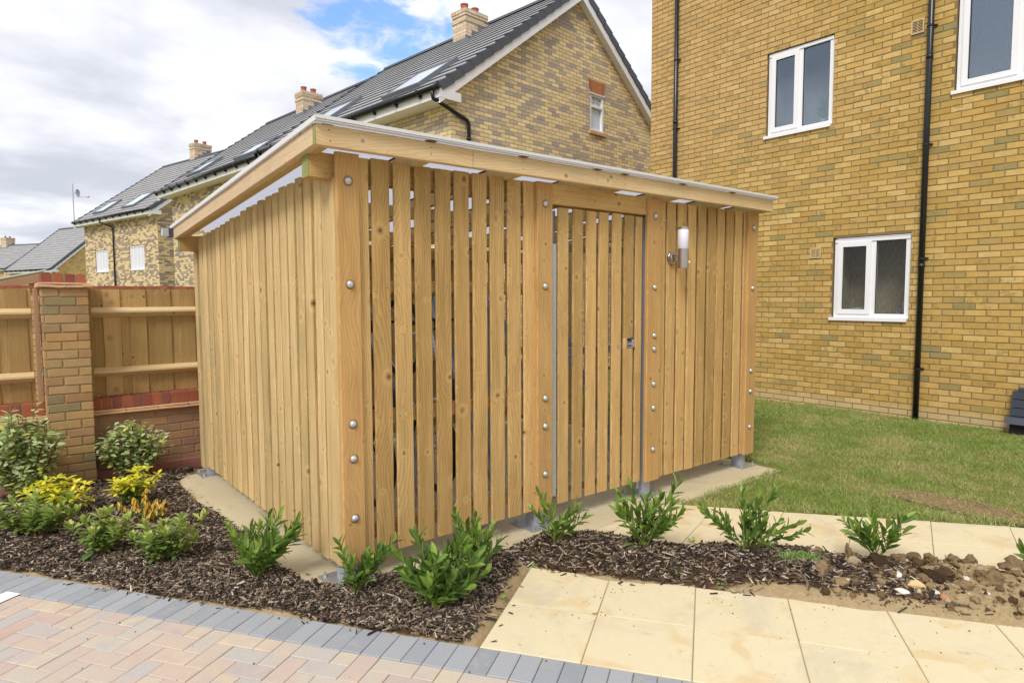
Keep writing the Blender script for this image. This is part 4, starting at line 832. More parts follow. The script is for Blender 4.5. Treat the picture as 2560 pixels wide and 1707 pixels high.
    # verge units in dark tile and white bargeboards
    for side in (0, 1):
      for le_, sg in ((a0, 1), (a1, -1)):
        vg = MB()
        for k in range(n):
            s0, s1 = k * gauge, min((k + 1) * gauge + .02, (half + oh) * sl)
            if 1:
                def pt(s, l, h):
                    g = -oh + s / sl; z = ze + s / sl * t; g -= h * t / sl; z += h / sl
                    return U_(P(g if side == 0 else span - g, l, z))
                lo, li = le_ - .02 * sg, le_ + .10 * sg
                V = [pt(s0, lo, -.09), pt(s0, li, -.09), pt(s0, li, .062), pt(s0, lo, .062), pt(s1, lo, -.11), pt(s1, li, -.11), pt(s1, li, .03), pt(s1, lo, .03)]
                vg.add(V, [(0, 1, 2, 3), (4, 7, 6, 5), (0, 3, 7, 4), (1, 5, 6, 2), (3, 2, 6, 7), (0, 4, 5, 1)])
        vg.build('verge', TILED, roof)
    for side in (0, 1):
        for le_, sg in ((a0, 1), (a1, -1)):
            bb = MB()
            def pt(s, l, dz):
                g = -oh + s; z = ze + s * t + dz; return U_(P(g if side == 0 else span - g, l, z))
            m0 = half + oh
            V = [pt(0.0, le_ + .0, -.30), pt(m0, le_, -.30), pt(m0, le_, -.07), pt(0.0, le_, -.07), pt(0.0, le_ + .02 * sg, -.30), pt(m0, le_ + .02 * sg, -.30), pt(m0, le_ + .02 * sg, -.07), pt(0.0, le_ + .02 * sg, -.07)]
            bb.add(V, [(0, 1, 2, 3), (4, 7, 6, 5), (0, 4, 5, 1), (3, 2, 6, 7), (0, 3, 7, 4)])
            e = abs((vo0 if sg > 0 else vo1))
            V = [pt(0.0, le_ + .02 * sg, -.285), pt(m0, le_ + .02 * sg, -.285), pt(m0, le_ + e * sg, -.285), pt(0, le_ + e * sg, -.285)]; bb.add(V, [(0, 1, 2, 3)])
            g0 = -oh - .01 if side == 0 else span - 0.10; g1 = 0.10 if side == 0 else span + oh + .01
            o = P(g0, le_ - .004 * sg, ze - .20); bb.obox(o, P(g1, le_ - .004 * sg, ze - .20) - o, P(g0, le_ + e * sg, ze - .20) - o, (0, 0, .155))
            bb.build('bargeboard', PVC, H)
    fs = MB(); B(fs, -oh, -oh + .02, a0 + .02, a1 - .02, ze - .20, ze - .0); B(fs, -oh + .019, 0.004, a0 + .02, a1 - .02, ze - .19, ze - .175); fs.build('fascia', SOFF, H); fs = MB(); B(fs, span + oh - .02, span + oh, a0 + .02, a1 - .02, ze - .20, ze); B(fs, span - .004, span + oh - .019, a0 + .02, a1 - .02, ze - .19, ze - .175)
    fs.build('fascia', SOFF, H)
    gt = MB(); gt.tube([P(-oh - .06, a0, ze - .02), P(-oh - .06, a1, ze - .02)], .056, 12); gt.tube([P(-oh - .06, a0 - .02, ze - .02), P(-oh - .06, a0 + .02, ze - .02)], .064, 12); g_ = gt.build('gutter', BLK, H, smooth=True)
    br = MB(); k = a0 + .5
    while k < a1: 
        br.obox(P(-oh - .08, k, ze - .11), P(-oh, k, ze - .11) - P(-oh - .08, k, ze - .11) + U_([0, 0, -.02]), P(0, .05, 0) - P(0, 0, 0), (0, 0, .06)); 
        br.tube([P(-oh - .06, k, ze - .02), P(-oh - .06, k + .045, ze - .02)], .062, 12); k += .72
    br.build('gutter_bracket', BLK, g_, kind='stuff')
    for (c0, c1, d0, d1, zt_) in chimneys:
        ch = MB(); zb = ze + (d0 + oh) * t - .12
        def cb(e, z0, z1, m_=0):
            for (p, q_) in (((c0 - e, d0 - e), (c0 - e, d1 + e)), ((c0 - e, d1 + e), (c1 + e, d1 + e)), ((c1 + e, d1 + e), (c1 + e, d0 - e)), ((c1 + e, d0 - e), (c0 - e, d0 - e))):
                # c = l range, d = g range
                pass
        def ring(e, z0, z1):
            g0, g1, a, b = d0 - e, d1 + e, c0 - e, c1 + e
            Q(ch, [(g0, b, z0), (g0, a, z0), (g0, a, z1), (g0, b, z1)], wc=[(-b, 0, z0), (-a, 0, z0), (-a, 0, z1), (-b, 0, z1)])
            Q(ch, [(g0, a, z0), (g1, a, z0), (g1, a, z1), (g0, a, z1)], wc=[(g0, 0, z0), (g1, 0, z0), (g1, 0, z1), (g0, 0, z1)])
            Q(ch, [(g1, a, z0), (g1, b, z0), (g1, b, z1), (g1, a, z1)], wc=[(a, 0, z0), (b, 0, z0), (b, 0, z1), (a, 0, z1)])
            Q(ch, [(g1, b, z0), (g0, b, z0), (g0, b, z1), (g1, b, z1)], wc=[(-g1, 0, z0), (-g0, 0, z0), (-g0, 0, z1), (-g1, 0, z1)])
            for z in (z0, z1): Q(ch, [(g0, a, z), (g1, a, z), (g1, b, z), (g0, b, z)], wc=[(0, 0, 0.03)] * 4)
        ring(0, zb, zt_ - .28); ring(.02, zt_ - .28, zt_ - .215); ring(.0, zt_ - .215, zt_ - .15); ring(.02, zt_ - .15, zt_ - .09); ring(.03, zt_ - .09, zt_ - .02); ring(.025, zt_ - .02, zt_)
        co = ch.build('chimney', BRCH, roof)
        fl = MB(); B(fl, d0 - .03, d0 - .004, c0 - .1, c1 + .1, zb, zb + .2)
        for le_, dl in ((c0 - .012, .008), (c1 + .004, .008)):
            for k in range(4):
                gg = d0 - .02 + k * .2; B(fl, gg, gg + .2, le_, le_ + dl, zb, zb + .2 + (k + .5) * .2 * t)
        fl.build('flashing', LEAD, co)
        for k in (0, 1):
            gp_ = d0 + (d1 - d0) * (.25 + .5 * k); q_ = MB(); c_ = (c0 + c1) / 2; q_.tube([P(gp_, c_, zt_ - .01), P(gp_, c_, zt_ + .15), P(gp_, c_, zt_ + .155), P(gp_, c_, zt_ + .185)], [.085, .085, .095, .095], 18); q_.build('chimney_pot', TERRA, co, smooth=False)
    for (a, b, s0, s1) in skylights:     # along l, g range
        sk = MB(); m_ = MB()
        def pt(g, l, h): z = ze + (g + oh) * t; return (g - h * t / sl, l, z + h / sl)
        e = .07
        for (p0, p1, q0, q1) in ((s0, s1, a, a + e), (s0, s1, b - e, b), (s0, s0 + e, a + e, b - e), (s1 - e, s1, a + e, b - e)):
            V = [P(*pt(g, l, h)) for h in (0, .10) for l in (q0, q1) for g in (p0, p1)]; sk.add(V, [(0, 2, 3, 1), (4, 5, 7, 6), (0, 1, 5, 4), (1, 3, 7, 5), (3, 2, 6, 7), (2, 0, 4, 6)])
        so_ = sk.build('skylight', LEAD, roof); V = [P(*pt(g, l, .085)) for (g, l) in ((s0 + e, b - e), (s0 + e, a + e), (s1 - e, a + e), (s1 - e, b - e))]; m_.add(V, [(0, 1, 2, 3)]); m_.build('pane', SKYL, so_)
    for (a, b, c, d) in windows:
        f = MB(); B(f, .03, .08, a, b, d - .06, d); B(f, .03, .08, a, b, c, c + .06); k = 4; ws = np.linspace(a, b, k + 1)
        for i, u in enumerate(ws): u0 = min(max(u - .035, a), b - .07); B(f, .03, .08, u0, u0 + .07, c + .06, d - .06)
        B(f, -.03, .05, a - .05, b + .05, c - .04, c); wo_ = f.build('window', PVC, H); pz = MB(); Q(pz, [(.06, b, c), (.06, a, c), (.06, a, d), (.06, b, d)]); pz.build('pane', CURT, wo_)
    if pipe is not None:
        pw = MB()
        if pipe[0] == 'gable':
            pts = [P(-oh - .06, l0 + .12, ze - .04), P(-oh - .06, l0 + .12, ze - .17), P(-.02, l0 - .06, ze - .55), P(.36, l0 - .055, ze - .86 + .0), P(.37, l0 - .055, ze - .95), P(.37, l0 - .055, zbase)]
            pts = [P(-oh - .06, l0 - .02, ze - .04), P(-oh - .05, l0 - .03, ze - .20), P(.33, l0 - .055, ze - .44), P(.37, l0 - .055, ze - .50), P(.37, l0 - .055, zbase)]
            pw.tube(pts, .034, 12); pw.tube([P(.37, l0 - .055, ze - .78), P(.37, l0 - .055, ze - .75)], .042, 12)
        else:
            u = pipe[1]; pts = [P(-oh - .06, u + .45, ze - .04), P(-oh - .05, u + .42, ze - .2), P(-.08, u + .03, ze - .42), P(-.06, u, ze - .5), P(-.06, u, zbase)]; pw.tube(pts, .034, 10)
        pw.build('downpipe', BLK, H, smooth=True)
    if gwin:
        a, b, c, d = gh[0]; f = MB(); y_ = l0
        B(f, a, b, y_ + .005, y_ + .08, d - .045, d); B(f, a, b, y_ + .005, y_ + .08, c, c + .05); B(f, a, a + .05, y_ + .005, y_ + .08, c + .05, d - .045); B(f, b - .05, b, y_ + .005, y_ + .08, c + .05, d - .045)
        zt1 = c + .52; B(f, a + .05, b - .05, y_ + .003, y_ + .08, zt1, zt1 + .05); B(f, a - .02, b + .02, y_ - .02, y_ + .04, d - .012, d + .01)
        B(f, (a + b) / 2 - .008, (a + b) / 2 + .008, y_ + .045, y_ + .06, zt1 + .05, d - .045); zm = (zt1 + .05 + d - .045) / 2; B(f, a + .05, (a + b) / 2 - .008, y_ + .045, y_ + .06, zm - .008, zm + .008); B(f, (a + b) / 2 + .008, b - .05, y_ + .045, y_ + .06, zm - .008, zm + .008)
        wo_ = f.build('window', PVC, H); pz = MB(); Q(pz, [(a, y_ + .065, c), (b, y_ + .065, c), (b, y_ + .065, d), (a, y_ + .065, d)]); pz.build('pane', SKYL, wo_)
        s_ = MB(); B(s_, a - .04, b + .04, y_ - .05, y_ + .03, c - .07, c - .002); s_.build('sill', CLAY, wo_)
        ar = MB(); k = 9
        for i in range(k):
            f0, f1 = i / k, (i + .86) / k; xb0, xb1 = a + .0 + (b - a) * f0, a + (b - a) * f1; xt0, xt1 = a - .07 + (b - a + .14) * f0, a - .07 + (b - a + .14) * f1; rc = rng.random(3)
            V = [P(xb0, y_ - .006, d + .012), P(xb1, y_ - .006, d + .012), P(xt1, y_ - .006, d + .285), P(xt0, y_ - .006, d + .285), P(xb0, y_ + .02, d + .012), P(xb1, y_ + .02, d + .012), P(xt1, y_ + .02, d + .285), P(xt0, y_ + .02, d + .285)]
            ar.add(V, [(0, 1, 2, 3), (0, 4, 5, 1), (3, 2, 6, 7), (1, 5, 6, 2), (0, 3, 7, 4)], rc=rc)
        V = [P(a - .005, y_ - .003, d + .008), P(b + .005, y_ - .003, d + .008), P(b + .072, y_ - .003, d + .288), P(a - .072, y_ - .003, d + .288)]; ar.add(V, [(0, 1, 2, 3)], mi=1)
        ar.build('lintel', [LINT, MORT], H)
    unshift(H); return H
PA = frame((5.05, 6.5, 0), -6.35)
house('terraced_house', 'yellow brick terraced house with a tall gable and small gable window', PA, 0, 7.05, 5.15, 37, brick=BRA, grp='houses of the terrace', gwin=True, pipe=('gable',), vo1=0.0,
      chimneys=[(2.6, 3.06, 2.64, 3.30, 8.19)], skylights=[(0.75, 1.95, -0.10, 0.85), (4.05, 5.3, -0.06, 0.80)])
house('terraced_house', 'middle terraced house seen above the low end of the shelter roof', PA, 7.05, 14.6, 5.05, 37, brick=BRC, grp='houses of the terrace', vo0=0.0,
      chimneys=[(10.25, 10.73, 2.55, 3.20, 8.0)], skylights=[(7.75, 9.0, -0.15, 0.55), (11.9, 13.1, 0.0, 0.72)])
PC = frame((3.98, 26.55, 0), -13.65)
house('brick_house', 'mottled brick house with two white shuttered windows and a black downpipe', PC, 0, 7.6, 5.12, 37.2, span=7.8, brick=BRC, chimneys=[(4.0, 4.5, 3.66, 4.5, 9.05)],
      skylights=[(2.1, 3.3, 0.0, .95), (5.3, 6.45, 0.0, .85)], windows=[(5.0, 6.42, 2.76, 3.75), (1.3, 2.74, 2.76, 3.78)], pipe=('front', 4.2))
PD = frame((2.12, 51.5, 0), -21.25)
house('grey_roofed_house', 'low house with a plain grey tiled roof behind the mottled brick house', PD, 0, 6.4, 3.55, 41, span=7.0, brick=BRD, gutter_br=False)
PE = frame((0.07, 78.8, 0), -31.25)
house('distant_house', 'farthest house at the left edge with a yellow brick chimney on its ridge', PE, 0, 7.0, 4.5, 35, span=7.0, brick=BRD, chimneys=[(4.9, 5.8, 3.0, 3.9, 8.0)])
# aerial mast with a small dish on the ridge of the grey roofed house
mp = Vector(PD(3.5, 5.2, 6.5)); best = 9e9
for k in range(80):
    q_ = Vector(PD(3.5, 3 + k * .05, 6.6)) - CAM; u_ = 1280 + 1619.56 * q_.dot(RT) / q_.dot(FW)
    if abs(u_ - 187) < best: best = abs(u_ - 187); mp = q_ + CAM
dep_ = (mp - CAM).dot(FW); ztop = 1.54 + (741 - 458) / 1619.56 * dep_; zd = 1.54 + (741 - 480) / 1619.56 * dep_
an = thing('aerial_mast', 'thin grey mast carrying a small satellite dish above the house roof', 'aerial', (mp.x, mp.y, 6.4))
m_ = MB(); m_.tube([(mp.x, mp.y, 6.3), (mp.x, mp.y, ztop)], .035, 8); m_.build('mast', GALVD, an)
m_ = MB(); r_v = U_((RT.x, RT.y, 0)); f_v = U_((FW.x, FW.y, 0)); c0 = U_((mp.x, mp.y, zd)) + r_v * .30
for k in range(5):
    a0_, a1_ = k / 5 * .28, (k + 1) / 5 * .28
    n_ = 14; n0 = r_v * .99 + f_v * .05; n0 /= np.linalg.norm(n0); uu = np.cross(n0, (0, 0, 1)); uu /= np.linalg.norm(uu); vv = U_((0, 0, 1.0))
    V = [c0 + (uu * math.cos(q_ / n_ * 6.283) + vv * math.sin(q_ / n_ * 6.283)) * rr + n0 * (rr ** 2 * .9) for rr in (a0_, a1_) for q_ in range(n_)]
    m_.add(V, [(q_, (q_ + 1) % n_, n_ + (q_ + 1) % n_, n_ + q_) for q_ in range(n_)])
m_.tube([c0 - vv * .3, c0 + n0 * .8 - vv * .3], .03, 6); m_.tube([c0 + n0 * .78 - vv * .3, c0 + n0 * .9 - vv * .27], .07, 8); m_.tube([U_((mp.x, mp.y, zd)), c0], .03, 6); m_.build('dish', GALVD, an); unshift(an)

# ------------------------------------------------------------------ brick pier, dwarf wall and timber fence at the left
YW = 3.45
def pier_wall():
    pr = thing('brick_pier', 'brick pier with red soldier bricks and clay creasing on top', 'pier', (-0.97, 3.46, 0))
    m_ = MB(); x0, x1, y0, y1 = -1.135, -0.810, 3.30, 3.62; zt = 1.625
    brick_wall(m_, (x0, y0, 0), (1, 0, 0), (0, -1, 0), x1 - x0, zt + .10, z0=-.10, x0=-.1, bond=.5, jit=.0018)
    brick_wall(m_, (x1, y0 + .0, 0), (0, 1, 0), (1, 0, 0), y1 - y0, zt + .10, z0=-.10, x0=-.1, bond=.5, first=1, jit=.0015)
    brick_wall(m_, (x0, y1, 0), (0, -1, 0), (-1, 0, 0), y1 - y0, zt + .10, z0=-.10, x0=-.1, first=1, jit=.0015)
    m_.box(x0 + .003, x1 - .003, y0 + .003, y1 - .003, -.15, zt, mi=1); m_.build('brickwork', [BRP, MORTP], pr)
    c = MB(); c.board((x0 - .03, (y0 + y1) / 2, zt + .014), (-.965, (y0 + y1) / 2, zt + .010), (0, 1, 0), y1 - y0 + .07, .022, ch=.005, jit=.002); c.board((-.962, (y0 + y1) / 2, zt + .010), (x1 + .035, (y0 + y1) / 2, zt + .016), (0, 1, 0), y1 - y0 + .07, .022, ch=.005, jit=.002)
    c.board((x0 - .02, (y0 + y1) / 2, zt + .034), (x1 + .02, (y0 + y1) / 2, zt + .034), (0, 1, 0), y1 - y0 + .04, .016, ch=.004, jit=.002); c.build('creasing', CLAY, pr)
    s = MB(); 
    xs = [x0 + .005, x0 + .085, x0 + .168, x0 + .249]
    for i, xx in enumerate(xs):
        for (ya, yb) in ((y0 + .012, y0 + .012 + .215), (y0 + .235, y1 - .01)): s.box(xx, xx + .065, ya, yb, zt + .043, zt + .118 + rng.normal(0, .001))
    s.box(x0 + .01, x1 - .012, y0 + .018, y1 - .02, zt + .040, zt + .113, mi=1); s.build('capping', [BRR, MORTP], pr); unshift(pr)
    def dwarf(x0, x1, label, foot=True):
        w_ = thing('dwarf_wall', label, 'wall', ((x0 + x1) / 2, YW, 0), 'low brick walls under the fence')
        m_ = MB(); brick_wall(m_, (x0, YW, 0), (1, 0, 0), (0, -1, 0), x1 - x0, .60, z0=-.10, x0=-.07, jit=.0018); m_.box(x0, x1, YW + .003, YW + .21, -.15, .50, mi=1); m_.build('brickwork', [BRPD, MORTP], w_)
        c = MB(); k = x0
        while k < x1 - .01:
            e = min(k + .26, x1); c.board((k + .002, YW + .09, .512 + rng.normal(0, .001)), (e - .002, YW + .09, .512 + rng.normal(0, .001)), (0, 1, 0), .28, .018, ch=.004, seg=3); c.board((k + .002, YW + .095, .533 + rng.normal(0, .0012)), (e - .002, YW + .095, .533 + rng.normal(0, .001)), (0, 1, 0), .25, .018, ch=.004, seg=3); k = e
        c.build('creasing', CLAY, w_)
        s = MB(); k = x0 + .004
        while k < x1 - .01:
            e = min(k + .068, x1 - .002); s.box(k, e, YW + .0 + rng.normal(0, .001), YW + .205, .548, .648 + rng.normal(0, .0012)); k += .080
        s.box(x0, x1, YW + .006, YW + .20, .545, .640, mi=1); s.build('capping', [BRR, MORTP], w_)
        if foot: f = MB(); f.obox((x0, YW - .045, -.10), (x1 - x0, 0, 0), (0, .045, 0), (0, 0, .10)); f.build('plinth', PLN, w_)
        unshift(w_)
    PLN = plain('red_plinth', C(164, 112, 100), .85, .2, nscale=15, namp=.15, bump=.3)
    BRPD = brick_solid('dwarf_wall_brick', [(0, C(158, 116, 90)), (0.3, C(172, 132, 96)), (0.55, C(148, 112, 94)), (0.8, C(166, 134, 100)), (1, C(138, 110, 88))])  # darker, pinker brick mix for the low walls
    dwarf(-0.81, 0.35, 'low brick wall with red capping bricks between the pier and the shelter'); dwarf(-6.5, -1.135, 'low brick wall with red capping bricks left of the pier')
    def panel(x0, x1, label, npost):
        f = thing('fence_panel', label, 'fence', ((x0 + x1) / 2, YW + .1, .65), 'timber fence panels')
        b = MB(); k = x0; i = 0
        while k < x1 - .02:
            e = min(k + .125, x1); b.board(((k + e) / 2, YW + .145 - (.013 if i % 2 else 0), .652), ((k + e) / 2, YW + .145 - (.013 if i % 2 else 0), 1.617 + rng.normal(0, .002)), (1, 0, .0), e - k + .012, .014, ch=.002, seg=6, jit=.001); k += .105; i += 1
        b.build('boards', WFN, f)
        for z in (1.42, .875):
            r = MB(); V = []
            y_ = YW + .13
            pf = [(y_, z - .055), (y_ - .075, z - .012), (y_ - .075, z + .004), (y_, z + .035)]
            off = rng.random(3) * 9
            V = [(x, y, zz) for x in (x0, x1) for (y, zz) in pf]; A = [(zz + off[0], y, x + off[2]) for x in (x0, x1) for (y, zz) in pf]
            r.add(V, [(0, 1, 5, 4), (1, 2, 6, 5), (2, 3, 7, 6), (3, 0, 4, 7), (0, 3, 2, 1), (4, 5, 6, 7)], wc=A); r.build('rail', WRL, f)
        for xx in npost: p = MB(); p.board((xx, YW + .075, .65), (xx, YW + .075, 1.622), (1, 0, 0), .032, .10, ch=.003); p.build('post', WPK if xx < -1 else WFN, f)
        unshift(f)
    panel(-.775, .35, 'timber fence panel between the pier and the shelter', (-.79,)); panel(-6.5, -1.20, 'timber fence panel left of the pier with a pinkish end post', (-1.165,))
pier_wall()
# brick garden wall further back, only its red coping shows above the fence
m_ = thing('garden_wall', 'long brick wall behind the fence, showing only its red coping', 'wall', (-1, 6.2, 0))
b = MB(); b.box(-9, 2.6, 6.22, 6.42, -.15, 1.62); b.build('brickwork', BRD, m_); b = MB(); k = -9.0
while k < 2.6: b.box(k, k + .068, 6.2, 6.44, 1.625, 1.69 + rng.normal(0, .0015)); k += .08
b.box(-9, 2.6, 6.205, 6.435, 1.618, 1.682, mi=1); b.build('coping', [BRR, MORTP], m_); unshift(m_)
# the roof of another shelter beyond the garden wall
s = thing('far_shelter', 'another shelter behind the wall with a pale sheet roof and pinkish fascia', 'shelter', (-1.6, 9.6, 0))
b = MB(); b.obox((-3.2, 9.4, 1.38), (2.45, 0, .60), (0, 2.6, .0), (0, 0, .02)); b.build('roof_sheet', ALU, s); b = MB(); b.board((-3.2, 9.38, 1.28), (-.75, 9.38, 1.88), (0, 0, 1), .115, .04); b.build('fascia', WPK, s)
for xx in (-3.0, -.9):
    for yy in (9.45, 11.8): b = MB(); b.box(xx, xx + .09, yy, yy + .09, -.15, 1.36 + (xx + 3) * .24); b.build('post', WFN, s)
b = MB(); b.box(-2.9, -.85, 11.9, 11.93, 0, 1.3); b.build('rear_boards', WFN, s); unshift(s)
unshift(blk)

# ------------------------------------------------------------------ the bike shelter
sh = thing('bike_shelter', 'slatted timber bike shelter with a sloping translucent roof and a central slatted door', 'bike shelter', (2.05, 1.55, GZ))
ZT = 2.300; SL = 0.0755
def rz(y): return 2.392 - SL * y          # underside of the roof sheet
TS = .018
def slat_v(mb, x, w, z0, z1, y0=0.0, t=0.018, axis='x', jt=0.0012):
    dxx = rng.normal(0, jt); c = (x + w / 2 + dxx)
    if axis == 'x': mb.board((c, y0 + t / 2 + rng.normal(0, .001), z0), (c + rng.normal(0, jt), y0 + t / 2, z1), (1, 0, 0), w, t, ch=.0045, seg=7, jit=.0009)
    else: mb.board((y0 + t / 2 + rng.normal(0, .0015), c, z0), (y0 + t / 2 + rng.normal(0, .0015), c + rng.normal(0, jt), z1), (0, -1, 0), w, t, ch=.0055, seg=7, jit=.0012)
def nail(mb, p, n, r=0.0028):
    p = U_(p, float); n = U_(n, float); u = np.cross(n, (0, 0, 1)); v = np.cross(n, u); k = 6
    V = [p + n * .0006 + (u * math.cos(i / k * 6.283) + v * math.sin(i / k * 6.283)) * r for i in range(k)]; mb.add(V, [(0, 1, 2, 3), (0, 3, 4, 5)], mi=1)
def flatnails(mb, x, w, y, zs):
    for z in zs:
        for f in (.2, .8):
            if rng.random() < .92: nail(mb, (x + w * f + rng.normal(0, .004), y - .001, z + rng.normal(0, .008)), (0, -1, 0), rng.uniform(.0018, .0032))
# front left bay
fp = MB(); xs = [.202 + .1365 * k for k in range(9)]
slat_v(fp, .100, .090, .068, ZT - .004); 
for i, x in enumerate(xs):
    x += TS * .8 * (x + 1.46) / 3.3 - .002; w_ = .1105 + rng.normal(0, .0015); slat_v(fp, x, w_, .068 + rng.normal(0, .003), ZT + rng.normal(0, .003) + (0.004 if i in (1, 5) else 0)); flatnails(fp, x, w_, 0, (2.245, 1.60, .848))
for z0, z1 in ((1.568, 1.632), (.805, .890), (.15, .235)): fp.board((.12, .054, (z0 + z1) / 2), (1.42, .054, (z0 + z1) / 2), (0, 0, 1), z1 - z0, .045)
fp.build('slat_panel', [WF, NAIL], sh)
# front right bay
fp = MB(); slat_v(fp, 2.7065, .080, .068, ZT - .006); flatnails(fp, 2.7065, .08, 0, (2.24, 1.6))
for k in range(9):
    x = 2.786 + .1377 * k + TS * (4.25 + .1377 * k) / 3.3; w_ = min(.1115, 3.955 - x) + rng.normal(0, .001); slat_v(fp, x, w_, .066 + rng.normal(0, .003), ZT - .004 + rng.normal(0, .003)); flatnails(fp, x, w_, 0, (2.245, 1.60, .848, .19))
for z0, z1 in ((1.568, 1.632), (.805, .890), (.15, .235)): fp.board((2.70, .054, (z0 + z1) / 2), (4.0, .054, (z0 + z1) / 2), (0, 0, 1), z1 - z0, .045)
fp.build('slat_panel', [WF, NAIL], sh)
# door
dr = MB(); ds = [(1.604, .116), (1.744, .110), (1.879, .112), (2.010, .114), (2.149, .113)]
for x, w_ in [(x_ + TS * .7 * (x_ + 1.46) / 3.3, .101) for x_, w0_ in ds]: slat_v(dr, x, w_, .072, 2.150 + rng.normal(0, .002)); flatnails(dr, x, w_, 0, (2.02, 1.19, .12))
dr.board((2.350, .0105, .074), (2.350, .0105, 1.140), (1, 0, 0), .102, .021, seg=4); dr.board((2.350, .0105, 1.222), (2.350, .0105, 2.150), (1, 0, 0), .102, .021, seg=4); dr.board((2.318, .0105, 1.141), (2.318, .0105, 1.221), (1, 0, 0), .036, .021, seg=2)
slat_v(dr, 2.428, .074, .075, 2.148)
dd = thing('x', 'x', 'x'); bpy.data.objects.remove(dd)
door = dr.build('door', [WF, NAIL], sh)
g = MB(); y0_ = .036
for (a, b, c, d_) in ((1.578, 1.618, .10, 2.13), (2.468, 2.508, .10, 2.13)): g.box(a, b, y0_, y0_ + .04, c, d_)
for z in (.12, 1.12, 1.86): g.box(1.618, 2.468, y0_, y0_ + .04, z, z + .05)
g.build('door_frame', GALV, door)
g = MB(); g.box(1.552, 1.592, -.004, .034, .135, 1.90); g.box(1.548, 1.554, -.012, .004, 1.44, 1.72); g.box(1.548, 1.554, -.012, .004, .30, .46); g.build('hinge_stile', GALV, door)
lk = MB(); lk.box(2.352, 2.432, .034, .040, 1.138, 1.226); lk.box(2.36, 2.425, -.002, .034, 1.143, 1.150); lk.box(2.352, 2.395, .012, .030, 1.166, 1.178); lk.box(2.395, 2.418, .004, .034, 1.155, 1.205); lk.box(2.372, 2.384, .006, .03, 1.196, 1.210, mi=1); lk.build('latch', [GALV, BLKM], door)
lb = MB(); lb.board((1.542, .012, 2.234), (2.532, .012, 2.234), (0, 0, 1), .134, .045, ch=.004, seg=8); lb.build('lintel', WF, sh)
# cover boards with dome bolts
ZB = [2.158, 1.608, .845, .652, .318]
def cover(x0, x1, zt, zs, z0=.062):
    b = MB(); b.board(((x0 + x1) / 2, -.012, z0), ((x0 + x1) / 2, -.012, zt), (1, 0, 0), x1 - x0, .022 + .012, ch=.006, seg=8, jit=.0006); o = b.build('cover_board', [WCV, NAIL], sh); c = (x0 + x1) / 2
    for z in zs:
        m = MB(); r = .021; pts = []; rr = []
        for k in range(7): a = k / 6 * math.pi / 2; pts.append((c, -.030 - .017 * math.sin(a), z)); rr.append(max(r * math.cos(a), .0004))
        m.tube([(c, -.0292, z), (c, -.0300, z)], .0275, 24, mi=1); m.tube([(c, -.0295, z)] + pts, [r] + rr, 20); m.build('bolt', [BOLT, WEND2], o, smooth=True)
WCV = wood('wood_cover', C(206, 166, 108), C(146, 104, 56), grain=.5, var=.05, knots=1.0); WEND2 = plain('bolt_ring_brown', C(150, 116, 66), .9, .1)  # second material: flat brown disc round each bolt
cover(-.010, .124, ZT + .006, ZB); cover(1.397, 1.538, ZT + .002, ZB); cover(2.534, 2.705, ZT + .004, [2.160, 1.608, 1.228, 1.122, .843, .652, .318]); cover(3.942, 4.105, ZT - .004, ZB)
# left side
sp = MB(); sp.board((.013, .112, .040), (.013, .112, 2.178), (0, -1, 0), .165, .030, ch=.005, seg=8)
y = .226; i = 0
while y < 2.98:
    w_ = .100 + rng.normal(0, .003); w_ = min(w_, 3.03 - y); yc = y + w_ / 2; zt = 2.292 - .0763 * yc + rng.normal(0, .005); slat_v(sp, y, w_, .020 + rng.normal(0, .004), zt, y0=.002, t=.046, axis='y', jt=.0022)
    for z in (1.60 - .0 * y, .845):
        for f in (.22, .78): nail(sp, (.0005, y + w_ * f + rng.normal(0, .004), z + rng.normal(0, .006)), (-1, 0, 0), .0026)
    y += .1385
for z0, z1 in ((1.568, 1.632), (.805, .890), (.15, .235)): sp.board((.062, .1, (z0 + z1) / 2), (.062, 3.0, (z0 + z1) / 2), (0, 0, 1), z1 - z0, .045)
sp.build('side_panel', [WSD, NAIL], sh)
rb = MB(); rb.board((.018, 3.075, -.02), (.018, 3.075, 2.02), (0, -1, 0), .085, .05, ch=.005, seg=8); rb.build('corner_board', WSD, sh)
# right side and rear
sp = MB(); y = .02
while y < 3.1: w_ = .096; slat_v(sp, y, w_, .03, 2.292 - .0763 * (y + .06), y0=4.068, t=.035, axis='y'); y += .1385
sp.build('side_panel', [WSD, NAIL], sh)
rp = MB(); x = .04
while x < 4.05: slat_v(rp, x, .100, .03, 2.04, y0=3.085, t=.03); x += .1365
for z0, z1 in ((1.568, 1.632), (.805, .890), (.15, .235)): rp.board((.05, 3.06, (z0 + z1) / 2), (4.05, 3.06, (z0 + z1) / 2), (0, 0, 1), z1 - z0, .045)
rp.build('rear_panel', [WIN_, NAIL], sh)
